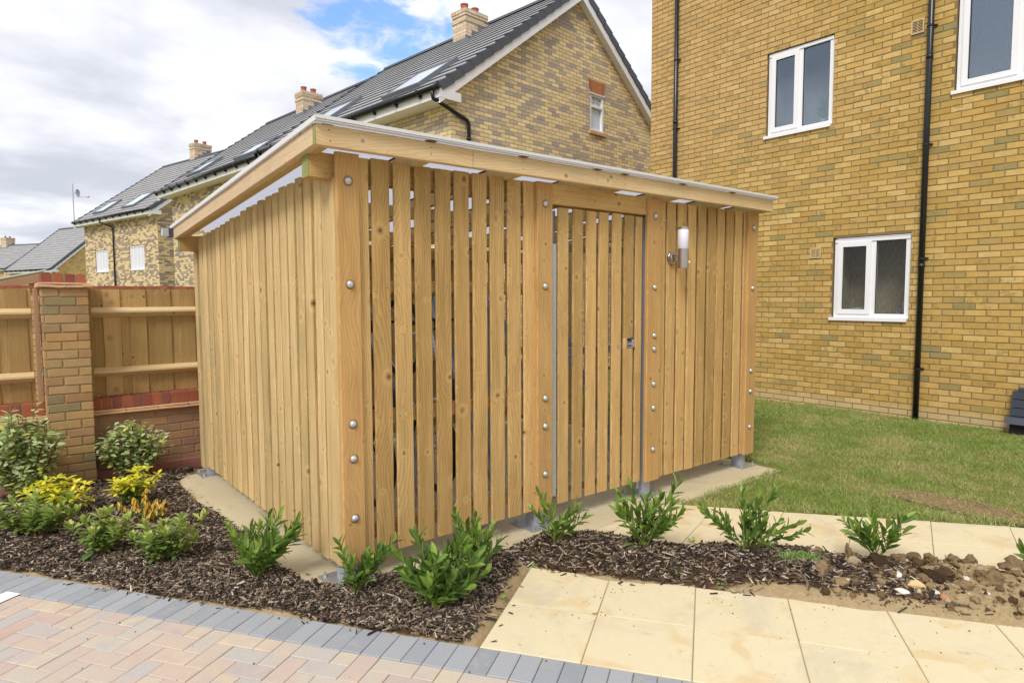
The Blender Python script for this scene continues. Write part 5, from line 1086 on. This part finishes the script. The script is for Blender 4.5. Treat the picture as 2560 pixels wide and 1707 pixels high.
# beams, rafters, purlins, fascia
def beam(x0, x1, yf, z0, z1, dep=.05):
    b = MB(); b.board(((x0), yf + dep / 2, (z0 + z1) / 2), (x1, yf + dep / 2, (z0 + z1) / 2), (0, 0, 1), z1 - z0, dep, ch=.003, seg=6); o = b.build('beam', WF, sh)
    e = MB(); e.board((x0 - .0025, yf + dep / 2, z0 + .002), (x0 - .0025, yf + dep / 2, z1 - .002), (0, 1, 0), dep - .004, .003, ch=.001, seg=2, jit=0); e.build('end_grain', WEND, o)
beam(-.130, 4.215, .033, 2.170, 2.304, .095); beam(-.135, 4.20, 3.00, 1.955, 2.088, .085)
for x in (-.105, .497, 1.167, 1.827, 2.109, 2.781, 3.458, 4.07):
    b = MB(); b.board((x, -.115, rz(-.115) - .055), (x, 3.14, rz(3.14) - .055), (0, 0, 1), .095, .047, seg=3, ch=.002); o = b.build('rafter', WIN_, sh)
    b = MB(); b.obox((x - .030, -.158, rz(-.158) - .004), (.06, 0, 0), (0, 3.3, -SL * 3.3), (0, 0, .003)); b.build('gasket', BLKM, o)
for y in (1.0, 2.05):
    b = MB(); b.board((.06, y, rz(y) - .15), (4.06, y, rz(y) - .15), (0, 0, 1), .09, .045, seg=3); b.build('purlin', WIN_, sh)
YF, XL, XR = -.160, -.166, 4.118
b = MB(); b.board((XL, YF + .0215, 2.347), (.783, YF + .0215, 2.349), (0, 0, 1), .108, .043, ch=.004, seg=6)
for sx in (.497,): 
    for z in (2.372, 2.335): nail(b, (sx, YF - .0005, z), (0, -1, 0), .0035)
nail(b, (-.10, YF - .0005, 2.375), (0, -1, 0), .004); nail(b, (-.095, YF - .0005, 2.32), (0, -1, 0), .004)
b.build('fascia', [WFS, NAIL], sh)
b = MB(); b.board((.7865, YF + .0215, 2.350), (XR, YF + .0215, 2.352), (0, 0, 1), .107, .043, ch=.004, seg=9)
for sx in (1.167, 1.827, 2.109, 2.781, 3.458, 4.09):
    for z in (2.375, 2.335): nail(b, (sx, YF - .0005, z), (0, -1, 0), .0035)
b.build('fascia', [WFS, NAIL], sh)
def sideF(x, y0, y1):
    b = MB(); b.board((x, y0, rz(y0) - .046), (x, y1, rz(y1) - .046), (0, 0, 1), .108, .043, ch=.004, seg=8); o = b.build('fascia', WFS2, sh)
    return o
WFS2 = wood('wood_fascia_side', C(224, 200, 164), C(172, 140, 104), grain=.35, var=.06, knots=1.3)
o = sideF(XL + .0215, YF + .045, 3.11); sideF(XR - .0215, YF + .045, 3.14)
e = MB(); e.board((XL - .0018, YF + .0215, 2.297), (XL - .0018, YF + .0215, 2.398), (0, 1, 0), .038, .003, ch=.001, seg=2, jit=0); e.build('end_grain', WEND, o)
b = MB(); x0, x1 = XL - .012, XR + .03; y0, y1 = YF - .028, 3.17; b.obox((x0, y0, rz(y0) + .006), (x1 - x0, 0, 0), (0, y1 - y0, -SL * (y1 - y0)), (0, 0, .016)); b.build('roof_sheet', POLY, sh)
b = MB()
xj = [x0, 2.0, x1]
for a, c in zip(xj[:-1], xj[1:]): b.obox((a, y0 - .006, rz(y0) + .0105), (c - a - .003, 0, 0), (0, .004, 0), (0, 0, .0175)); b.obox((a, y0 - .002, rz(y0) + .0245), (c - a - .003, 0, 0), (0, .035, -SL * .035), (0, 0, .0035)); b.obox((a, y0 - .004, rz(y0) + .0015), (c - a - .003, 0, 0), (0, .022, -SL * .022), (0, 0, .003))
b.build('edge_trim', ALU, sh)
b = MB(); b.obox((x0 - .004, y0, rz(y0) - .0), (.004, 0, 0), (0, y1 - y0, -SL * (y1 - y0)), (0, 0, .027)); b.build('edge_trim', ALU, sh); b = MB(); b.obox((x1, y0, rz(y0)), (.004, 0, 0), (0, y1 - y0, -SL * (y1 - y0)), (0, 0, .027)); b.build('edge_trim', ALU, sh)
for x in (.497, 1.167, 1.827, 2.109, 2.781, 3.458):
    b = MB(); b.box(x - .028, x + .028, YF - .022, YF + .02, 2.4025, 2.4095); b.tube([(x, YF - .012, 2.3985), (x, YF - .012, 2.4035)], .008, 8); b.build('roof_clip', plain('clip_bronze', C(120, 100, 76), .5, .5, metal=.5) if x < .5 else bpy.data.materials['clip_bronze'], sh)
# steel posts on base plates
for (cx, cy) in ((.057, .085), (1.467, .085), (2.62, .085), (4.02, .085), (.06, 2.98), (1.467, 3.0), (2.62, 3.0), (4.02, 3.0)):
    p = MB(); p.box(cx - .045, cx + .045, cy - .05, cy + .04, GZ + .012, 2.16 if cy < 1 else 1.95); o = p.build('steel_post', GALVD, sh)
    q_ = MB(); q_.box(cx - .125, cx + .125, cy - .13, cy + .12, GZ + .003, GZ + .0145); bp = q_.build('base_plate', GALV, o)
    a = MB()
    for ax in (-.095, .095):
        for ay in (-.10, .09): a.tube([(cx + ax, cy + ay, GZ + .015), (cx + ax, cy + ay, GZ + .024)], .015, 6); a.tube([(cx + ax, cy + ay, GZ + .024), (cx + ax, cy + ay, GZ + .040)], .0065, 8)
    a.build('anchor_bolts', GALV, o)
p = MB(); p.box(2.506, 2.532, .040, .075, .0, .83); p.box(2.508, 2.540, .034, .040, 1.115, 1.26); p.build('door_jamb', GALV, sh)
unshift(sh)

# stainless wall lamp with opal shade and a white sensor
lx, ly = 2.857, -.118
lamp = thing('wall_lamp', 'stainless steel wall lamp with a white opal shade on the slatted front', 'wall lamp', (lx, 0, 1.845))
def cyl(name, pts, r, mat, par, k=28, smooth=True): m = MB(); m.tube(pts, r, k); o = m.build(name, mat, par, smooth=smooth); return o
def lathe(m, c, prof, axis='z', k=28):
    V = []
    for r_, z in prof:
        for j in range(k):
            a = j / k * 2 * math.pi; r = max(r_, .0003)
            V.append((c[0] + r * math.cos(a), c[1] + r * math.sin(a), z) if axis == 'z' else (c[0] + r * math.cos(a), z, c[2] - r * math.sin(a)))
    m.add(V, [(i * k + j, i * k + (j + 1) % k, (i + 1) * k + (j + 1) % k, (i + 1) * k + j) for i in range(len(prof) - 1) for j in range(k)])
m = MB(); lathe(m, (lx, ly, 0), [(0, 1.760), (.040, 1.760), (.0425, 1.7605), (.0425, 1.914), (.041, 1.915)]); m.build('lamp_body', STEEL, lamp, smooth=False)
m = MB(); lathe(m, (lx, ly, 0), [(.041, 1.9145), (.0415, 1.915), (.0415, 2.066), (.041, 2.0665)]); m.build('lamp_shade', OPAL, lamp, smooth=True)
m = MB(); lathe(m, (lx, ly, 0), [(.042, 2.066), (.0435, 2.067), (.0435, 2.084), (.042, 2.0845), (0, 2.085)]); m.build('lamp_cap', STEEL, lamp)
m = MB(); lathe(m, (lx, 0, 1.846), [(0, -.026), (.030, -.026), (.034, -.022), (.052, -.020), (.054, -.017), (.054, -.003)], axis='y'); m.tube([(lx + .03, -.02, 1.85), (lx + .03, -.026, 1.85)], .004, 8); m.build('back_plate', STEEL, lamp, smooth=False)
m = MB()
for dz in (-.018, 0, .018): m.tube([(lx, -.02, 1.846 + dz), (lx, ly + .03, 1.846 + dz)], .0075, 12)
m.build('arm', STEEL, lamp, smooth=True)
m = MB(); sx_, sy_ = lx + .026, ly - .036; pts = [(sx_, sy_, 1.807)] + [(sx_ + .6 * .012 * math.sin(a), sy_ - .8 * .012 * math.sin(a), 1.807) for a in np.linspace(.1, 1.57, 5)]; m.tube(pts, [.012] + [max(.012 * math.cos(a), .0004) for a in np.linspace(.1, 1.57, 5)], 14); m.build('sensor', PVC, lamp, smooth=True); unshift(lamp)
# small floodlight on the rear end of the side fascia
fl = thing('floodlight', 'small dark floodlight with a square clear face at the low rear corner of the roof', 'floodlight', (-.22, 3.14, 2.12))
m = MB(); m.box(-.205, -.165, 3.10, 3.16, 2.075, 2.155); m.build('housing', SLATEC, fl); m = MB(); m.box(-.248, -.206, 3.095, 3.165, 2.08, 2.15); m.box(-.256, -.249, 3.11, 3.15, 2.09, 2.14, mi=1); m.build('lens', [GALVD, SKYL], fl); unshift(fl)

# ------------------------------------------------------------------ bikes on sloping racks inside
def bike(name, label, x, y, tilt, framem, hang=.0):
    B_ = thing(name, label, 'bicycle', (x, y, GZ), 'bicycles inside the shelter'); ca, sa = math.cos(R(tilt)), math.sin(R(tilt)); rw = .335
    def P(s, h, w=0): # s along bike from rear axle, h above axle line, w lateral
        return (x + w, y + s * ca - h * sa, GZ + .36 + s * sa + h * ca)
    for s in (0, 1.03):
        m = MB(); n = 40; V = []; kk = 8
        for i in range(n):
            a = i / n * 6.283
            for j in range(kk): b_ = j / kk * 6.283; rr = rw + .024 * math.cos(b_); V.append(P(s + rr * math.cos(a), rr * math.sin(a), .024 * math.sin(b_)))
        m.add(V, [(i * kk + j, ((i + 1) % n) * kk + j, ((i + 1) % n) * kk + (j + 1) % kk, i * kk + (j + 1) % kk) for i in range(n) for j in range(kk)])
        whl = m.build('wheel', RUB, B_, smooth=True); m = MB(); m.tube([P(s + .302 * math.cos(a), .302 * math.sin(a)) for a in np.linspace(0, 6.283, 41)], .010, 6); m.build('rim', GALV, whl, smooth=True)
        m = MB()
        for i in range(20): a = i / 20 * 6.283; m.tube([P(s + .03 * math.cos(a + .6), .03 * math.sin(a + .6), .02 * (-1) ** i), P(s + .30 * math.cos(a), .30 * math.sin(a))], .0012, 4, cap=False)
        m.tube([P(s, 0, -.05), P(s, 0, .05)], .02, 10); m.build('spokes', GALV, whl)
    bb, seat, head, head2 = (.43, -.05), (.27, .42), (.86, .46), (.90, .34); m = MB(); T_ = lambda a, b, r=.016, w=0: m.tube([P(*a, w), P(*b, w)], r, 10)
    T_(bb, seat); T_(seat, head); T_(bb, head2, .019); T_(head, head2, .019); T_((0, 0), bb, .010, .04); T_((0, 0), bb, .010, -.04); T_((0, 0), seat, .008, .035); T_((0, 0), seat, .008, -.035); T_(head2, (1.03, 0), .012, .045); T_(head2, (1.03, 0), .012, -.045); m.tube([P(*head2, -.05), P(*head2, .05)], .014, 8); T_(seat, (.235, .54), .013)
    m.build('frame', framem, B_, smooth=True)
    m = MB(); m.tube([P(.10, .56), P(.20, .57), P(.30, .56), P(.37, .555)], [.055, .06, .03, .016], 12); m.build('saddle', BLKM, B_, smooth=True)
    m = MB(); m.tube([P(.83, .53), P(.84, .56), P(.90, .57)], .014, 8); m.tube([P(.86, .60, -.30), P(.90, .57, -.12), P(.90, .57, .12), P(.86, .60, .30)], .011, 8); m.tube([P(.86, .60, .19), P(.855, .603, .31)], .017, 8); m.tube([P(.86, .60, -.19), P(.855, .603, -.31)], .017, 8); m.build('handlebar', BLKM, B_, smooth=True)
    m = MB(); m.tube([P(*bb, .05), P(*bb, .056)], .09, 24); m.tube([P(*bb, .07), P(bb[0] + .12, bb[1] - .12, .075)], .010, 8); m.tube([P(*bb, -.07), P(bb[0] - .12, bb[1] + .12, -.075)], .010, 8); m.box(*[0, 0.001] * 3) if 0 else None; m.build('crank', GALV, B_); unshift(B_)
bike('bicycle', 'black bicycle propped steeply behind the left slats of the shelter', .78, 1.20, 58, BLK); bike('bicycle', 'white framed bicycle standing steeply just left of the shelter door', 1.36, 1.25, 60, PAINTW)
for i, x in enumerate((.36, 1.08, 1.78, 2.5, 3.25)):
    lb_ = ('leftmost sloping galvanised bike rack inside the shelter', 'galvanised bike rack between the black and the white bicycle', 'empty galvanised bike rack behind the door hinge side', 'empty galvanised bike rack behind the door latch side', 'rightmost galvanised bike rack inside the shelter')[i]
    r_ = thing('bike_rack', lb_, 'bike rack', (x, 1.3, GZ), 'sloping racks inside the shelter'); m = MB(); a0_ = U_((x - .05, .95, GZ + .05)); e_ = U_((0, 1.05, 1.55)); m.obox(a0_, e_, (.10, 0, 0), (0, .004, -.003)); m.obox(a0_, e_, (.004, 0, 0), (0, -.04, .028)); m.obox(a0_ + U_((.096, 0, 0)), e_, (.004, 0, 0), (0, -.04, .028)); m.build('channel', GALVD, r_)
    m = MB(); m.box(x - .03, x + .03, 2.02, 2.08, GZ + .004, 1.60); m.build('stand', GALVD, r_); m = MB(); m.box(x - .08, x + .08, .85, 1.05, GZ + .005, GZ + .013); m.build('foot_plate', GALVD, r_); unshift(r_)

# ------------------------------------------------------------------ plants
RH = U_((RT.x, RT.y, 0)); RH /= np.linalg.norm(RH); FH = U_((FW.x, FW.y, 0)); FH /= np.linalg.norm(FH)
def leaf(mb, p, d, up, L, W, fold=.25, curl=.2, rc=None, shape=((.22, .62), (.52, 1.0), (.82, .62))):
    d = d / (np.linalg.norm(d) + 1e-9); s = np.cross(d, up); s /= (np.linalg.norm(s) + 1e-9); n = np.cross(s, d)
    V = [p]; A = [(0, 0, 0)]
    for t, w in shape:
        c = p + d * L * t - n * curl * L * t * t
        V += [c - s * W / 2 * w + n * fold * W / 2 * w, c, c + s * W / 2 * w + n * fold * W / 2 * w]; A += [(-.5 * w, t, 0), (0, t, 0), (.5 * w, t, 0)]
    V.append(p + d * L - n * curl * L); A.append((0, 1, 0)); k = len(shape); e = 3 * k + 1
    q = []; t_ = [(0, 2, 1), (0, 3, 2)]
    for i in range(k - 1): b = 1 + 3 * i; q += [(b, b + 1, b + 4, b + 3), (b + 1, b + 2, b + 5, b + 4)]
    b = 1 + 3 * (k - 1); t_ += [(b, b + 1, e), (b + 1, b + 2, e)]
    mb.add(V, q, t_, wc=A, rc=rc)
def curve(p0, p1, bow, n=7):
    p0 = U_(p0, float); p1 = U_(p1, float); out = []
    for i in range(n): t = i / (n - 1); out.append(p0 * (1 - t) + p1 * t + U_((0, 0, 1)) * 0 + bow * math.sin(math.pi * t))
    return out
def rvec(s=1.0): return rng.normal(0, s, 3)
def ground_at(x, y): return float(bed_z(np.array([x]), np.array([y]))[0])
def plant(name, label, base, tips, kind, group, scale=1.0, cat='shrub', fill=8, extra=None):
    bx, by = gp(*base[:2]); bz = ground_at(bx, by) - .005
    if bz < GZ: bz = GZ
    O_ = U_((bx, by, bz)); H = thing(name, label, cat, (bx, by, bz), group); F = MB(); S_ = MB(); F2 = MB()
    Z_ = U_((0, 0, 1.0)); targets = [(RH * l + FH * rng.normal(0, .05) + Z_ * z) for l, z in tips]
    wf = rng.uniform(.27, .36); lf = rng.uniform(.9, 1.12); hue = rng.uniform(.02, .2)
    hm = max(z for l, z in tips); wl = min(l for l, z in tips); wr = max(l for l, z in tips)
    for i in range(fill):
        l = rng.uniform(wl, wr) * .85; z = hm * rng.uniform(.35, .8); targets.append(RH * l + FH * rng.uniform(-.13, .13) * (hm / .35) + Z_ * z)
    for tg in targets:
        tg = tg * scale; ln = np.linalg.norm(tg); hor = U_((tg[0], tg[1], 0)); bow = -Z_ * 0 + hor * .16 + rvec(.008)
        st = O_ + U_((rng.normal(0, .012), rng.normal(0, .012), 0)); C_ = curve(st, O_ + tg, bow * -.4 if kind != 'bush' else bow * .6, 8)
        S_.tube(C_, [.0042 * (1 - .6 * i / 7) * (1.5 if kind == 'bush' else 1) for i in range(8)], 5, cap=False, rc=(rng.random(),) * 3)
        if kind == 'laurel':
            n_ = int(ln / .0185) + 3
            for j in range(n_):
                f = .22 + .78 * (j / (n_ - 1)) ** rng.uniform(.75, 1.1); x_ = f * 7; i0 = min(int(x_), 6); p = C_[i0] + (C_[i0 + 1] - C_[i0]) * (x_ - i0); ax = C_[i0 + 1] - C_[i0]; ax /= np.linalg.norm(ax)
                az = j * 2.4 + rng.normal(0, .3); u = np.cross(ax, (0.3, .2, 1)); u /= np.linalg.norm(u); v = np.cross(ax, u); rad = u * math.cos(az) + v * math.sin(az)
                op = .9 - .48 * f + rng.normal(0, .22); d = ax * math.cos(op) + rad * math.sin(op) + Z_ * .18 + rvec(.10); L = lf * (.056 + .036 * rng.random()) * (.8 + .35 * math.sin(f * 2.6)); new = .55 if f > .9 else 0
                leaf(F, p, d, ax + rvec(.1), L, L * wf * rng.uniform(.9, 1.12), .35, rng.uniform(.0, .25), (min(1, hue + rng.random() * .58 + new * .55 * rng.random() + (0.5 if rng.random() < .004 else 0)), rng.random(), 0), ((.2, .55), (.5, 1), (.8, .72)))
        elif kind == 'bush':
            n_ = int(ln / .013)
            for j in range(n_):
                f = .18 + .82 * j / (n_ - 1); x_ = f * 7; i0 = min(int(x_), 6); p = C_[i0] + (C_[i0 + 1] - C_[i0]) * (x_ - i0); az = rng.uniform(0, 6.283); d = U_((math.cos(az), math.sin(az), rng.normal(.25, .35)))
                L = rng.uniform(.044, .066); leaf(F, p + d * .012, d, Z_ + rvec(.3), L, L * rng.uniform(.48, .6), .15, rng.uniform(0, .3), (np.clip(.25 + .5 * f * rng.random() + .3 * rng.random() * f + (rng.random() < (.18 if f < .5 else .02)) * 1.0, 0, 1), rng.random(), 0))
        elif kind == 'gold':
            for lev, f in enumerate((1.0, .82, .62, .42)):
                x_ = f * 7; i0 = min(int(x_), 6); p = C_[i0] + (C_[i0 + 1] - C_[i0]) * (x_ - i0); nl = 7 if lev < 2 else 5; a0 = rng.uniform(0, 6.28)
                for j in range(nl):
                    az = a0 + j / nl * 6.283 + rng.normal(0, .15); el = rng.uniform(.05, .6) if lev else rng.uniform(.15, .9); d = U_((math.cos(az) * math.cos(el), math.sin(az) * math.cos(el), math.sin(el))); L = rng.uniform(.050, .074)
                    tgt = F if (lev < 2) else F2; leaf(tgt, p, d, Z_, L, L * .36, .2, rng.uniform(.1, .5), (rng.random(), rng.random(), 0), ((.25, .5), (.6, 1), (.85, .7)))
        elif kind == 'withered':
            for lev in range(9):
                f = 1 - lev * .055; x_ = f * 7; i0 = min(int(x_), 6); p = C_[i0] + (C_[i0 + 1] - C_[i0]) * (x_ - i0)
                for j in range(3): az = rng.uniform(0, 6.283); d = U_((math.cos(az) * .45, math.sin(az) * .45, -.8)); L = rng.uniform(.035, .055); leaf(F if f > .62 else F2, p, d, U_((math.cos(az), math.sin(az), .2)), L, L * .38, .5, rng.uniform(-.2, .3), (rng.random() * .9, rng.random(), 0))
        elif kind == 'broad':
            for lev, f in enumerate((1.0, .93, .8, .64, .48, .32)):
                x_ = f * 7; i0 = min(int(x_), 6); p = C_[i0] + (C_[i0 + 1] - C_[i0]) * (x_ - i0); nl = 6 if lev < 2 else 5; a0 = rng.uniform(0, 6.28)
                for j in range(nl):
                    az = a0 + j / nl * 6.283 + rng.normal(0, .2); el = (1.15 if lev == 0 else .75 if lev == 1 else .35) + rng.normal(0, .15); d = U_((math.cos(az) * math.cos(el), math.sin(az) * math.cos(el), math.sin(el))); L = rng.uniform(.055, .078) * (.8 if lev == 0 else 1)
                    c_ = rng.random() * .5 + (.35 if lev < 2 else 0) + (.5 if (lev == 0 and rng.random() < .22) else 0); leaf(F, p, d, Z_ + rvec(.1), L, L * .36, .3, rng.uniform(0, .35), (min(c_, 1), rng.random(), 0), ((.3, .55), (.62, 1), (.86, .75)))
    mats = dict(laurel=LLAU, bush=LELA, gold=LYEL, withered=LWIT, broad=LGRN)[kind]
    F.build('foliage', mats, H)
    if F2.n: F2.build('lower_foliage', LGRN, H)
    S_.build('stems', STEM if kind in ('bush', 'withered', 'broad') else STEMG, H, smooth=True); unshift(H)
    # dark stem shadowless: nothing else
    return H
GL = 'young laurels along the planting bed'
plant('laurel_shrub', 'upright green laurel in front of the slatted side of the shelter', (-.407, .211), [(-.16, .31), (.27, .35), (.15, .38), (-.10, .25), (.05, .33), (.20, .22), (-.05, .18), (.12, .27), (.24, .30)], 'laurel', GL, fill=9, scale=.94)
plant('laurel_shrub', 'thin laurel leaning right, covering the foot of the corner post', (-.085, -.317), [(-.08, .28), (.17, .27), (.13, .25), (-.03, .18), (.09, .20), (.21, .30), (.05, .12)], 'laurel', GL, fill=2)
plant('laurel_shrub', 'largest laurel, in the foreground before the first slats', (.159, -.695), [(-.22, .26), (-.10, .40), (-.15, .18), (.02, .33), (.12, .36), (.22, .30), (.10, .20), (-.05, .24), (.26, .20), (.02, .15), (.16, .12)], 'laurel', GL, fill=12, scale=.94)
plant('laurel_shrub', 'laurel with a few bare twigs right behind the largest laurel', (.482, -.549), [(-.10, .42), (.02, .38), (.10, .30), (.16, .22), (-.04, .25), (.08, .15)], 'laurel', GL, fill=4, scale=.92)
plant('laurel_shrub', 'sparse laurel in front of the door hinge post', (1.133, -.494), [(-.10, .33), (-.02, .24), (.12, .27), (.20, .16), (-.14, .24), (.17, .20), (.02, .14)], 'laurel', GL, fill=3)
plant('laurel_shrub', 'wide forked laurel in front of the door latch post', (1.498, -.879), [(-.15, .33), (-.19, .27), (-.10, .40), (.02, .28), (.11, .31), (.21, .42), (.24, .22), (-.05, .20), (.12, .15)], 'laurel', GL, fill=6)
plant('laurel_shrub', 'broad laurel before the second footpath with a low branch to the right', (1.898, -1.29), [(-.28, .28), (-.22, .22), (-.02, .34), (.10, .30), (.20, .36), (.27, .20), (.38, .11), (.02, .20), (-.12, .2)], 'laurel', GL, fill=6)
plant('laurel_shrub', 'small open laurel with a bare forked stem on its root ball', (2.436, -1.794), [(-.21, .24), (-.12, .22), (-.02, .24), (.06, .2), (.13, .26), (.16, .16)], 'laurel', GL, fill=1)
plant('laurel_shrub', 'laurel twig cut by the right edge of the photograph', (2.96, -2.42), [(-.08, .15), (.0, .17), (.06, .13)], 'laurel', GL, fill=1)
bush = []
for i in range(34): a = rng.uniform(0, 6.283); r_ = .30 * math.sqrt(rng.random()); bush.append((r_ * math.cos(a), .30 + .42 * math.sqrt(max(0, 1 - (r_ / .34) ** 2)) * rng.uniform(.55, 1.02)))
plant('silver_shrub', 'large silvery green shrub in front of the left dwarf wall', (-1.33, 2.70), [(.04, .72), (-.05, .64), (.25, .55), (.31, .48), (-.2, .52), (.15, .60)] + bush, 'bush', 'silvery green shrubs', fill=44)
bush = [(l * .95, z * .74) for l, z in bush]
plant('silver_shrub', 'rounded silvery green shrub between the brick pier and the shelter', (-.579, 2.884), [(.02, .54), (-.31, .36), (.29, .37), (.16, .52), (-.16, .48)] + bush, 'bush', 'silvery green shrubs', fill=34)
GG = 'golden shrubs in the bed'
plant('golden_shrub', 'bright yellow mexican orange at the left with green lower leaves', (-1.20, 2.15), [(-.14, .20), (.27, .24), (.0, .27), (.1, .25), (-.07, .25), (.18, .19), (.22, .16), (-.02, .2), (.06, .28), (.14, .28)], 'gold', GG, fill=18)
plant('golden_shrub', 'small yellow shrub in front of the rounded silvery shrub', (-.734, 2.046), [(.13, .28), (-.10, .20), (.0, .24), (.06, .2), (.19, .22), (-.05, .16), (.08, .27)], 'gold', GG, fill=12)
plant('withered_shrub', 'withered shrub with hanging ochre leaves in the middle of the bed', (-.746, 1.56), [(.01, .24), (-.10, .19), (.19, .18), (.05, .16), (.12, .14), (-.03, .2)], 'withered', None, fill=3)
GB = 'broad leaved low shrubs'
plant('low_shrub', 'pale green low shrub at the left edge below the yellow one', (-1.30, 1.70), [(-.14, .24), (.2, .25), (.05, .29), (.12, .2), (-.05, .22), (.0, .16), (.26, .16), (-.26, .18), (-.32, .10), (-.38, .16)], 'broad', GB, fill=10)
plant('low_shrub', 'low shrub with upright light green leaf tufts left of the withered one', (-1.034, 1.147), [(-.16, .17), (.23, .23), (.01, .24), (-.1, .19), (.1, .2), (.16, .14), (-.05, .12), (.07, .26)], 'broad', GB, fill=7)
plant('low_shrub', 'low shrub with reddish young tips in front of the withered one', (-.775, .733), [(-.18, .14), (.23, .24), (.1, .2), (.0, .19), (-.08, .16), (.15, .27), (.05, .13), (.2, .14)], 'broad', GB, fill=7)
def weed(label, uv, n, L, W, spread, col=LWEED, up=.35, cat='weed', z=None):
    p = px2(uv[0], uv[1], GZ + .02); zz = max(ground_at(p[0], p[1]), GZ) if z is None else z; H = thing('weed', label, cat, (p[0], p[1], zz), 'weeds in the bed'); m = MB()
    for i in range(n): az = i / n * 6.283 + rng.normal(0, .3) if not isinstance(spread, tuple) else rng.uniform(*spread); d = U_((math.cos(az), math.sin(az), rng.normal(up, .15))); l = L * rng.uniform(.7, 1.1); leaf(m, U_((p[0], p[1], zz + .006)) + rvec(.004) * (1, 1, .3), d, U_((0, 0, 1)), l, l * W, .25, rng.uniform(.1, .4), (rng.random(), rng.random(), 0), ((.2, .5), (.45, .9), (.7, 1.), (.88, .6)))
    m.build('leaves', col, H); unshift(H)
weed('single long pale toothed leaf lying at the kerb below the green tufts', (238, 1385), 2, .16, .30, (-2.3, -1.7), up=.15); weed('pale thistle leaves at the foot of the wide forked laurel', (1590, 1378), 4, .13, .30, (2.2, 5.0), up=.2)
weed('small feathery weed on the edge of the upper footpath', (1730, 1350), 9, .05, .25, 0, up=1.2); weed('small bright weed beside the corner post', (850, 1460), 8, .03, .5, 0, up=.8); weed('tiny clover left of the sparse laurel', (1290, 1360), 9, .028, .6, 0, up=.9)
weed('low green weed behind the end of the lower footpath', (1335, 1408), 6, .035, .4, 0); weed('fine weed in the mulch before the largest laurel', (1002, 1507), 7, .022, .4, 0); weed('weed with reddish leaves at the edge of the slabs', (1695, 1440), 10, .035, .3, 0, col=LGRN); weed('bright small weed at the edge of the slabs', (1802, 1458), 7, .03, .5, 0); weed('small weed in the bark beside the kerb at the left', (283, 1445), 8, .022, .3, 0, up=1.0)
weed('yellow green seedling beside the path corner', (1262, 1488), 7, .03, .4, 0, up=.8); weed('seedling by the front corner of the lower slabs', (1180, 1570), 6, .022, .4, 0, up=.6)
# grassy clump right of the broad laurel
p = px2(1995, 1405, GZ + .05); zz = ground_at(p[0], p[1]); H = thing('grass_tuft', 'fine green grassy clump between the broad laurel and the clods', 'grass tuft', (p[0], p[1], zz)); m = MB()
for i in range(420):
    q_ = U_((p[0], p[1], zz)) + RH * rng.normal(0, .06) + FH * rng.normal(0, .03); q_[2] = ground_at(q_[0], q_[1]); leaf(m, q_, U_((rng.normal(0, .6), rng.normal(0, .6), 1)), U_((1, .3, 0)), rng.uniform(.02, .05), .0035, .1, rng.uniform(0, .4), (rng.random(), rng.random(), 0))
m.build('blades', LWEED, H); unshift(H)
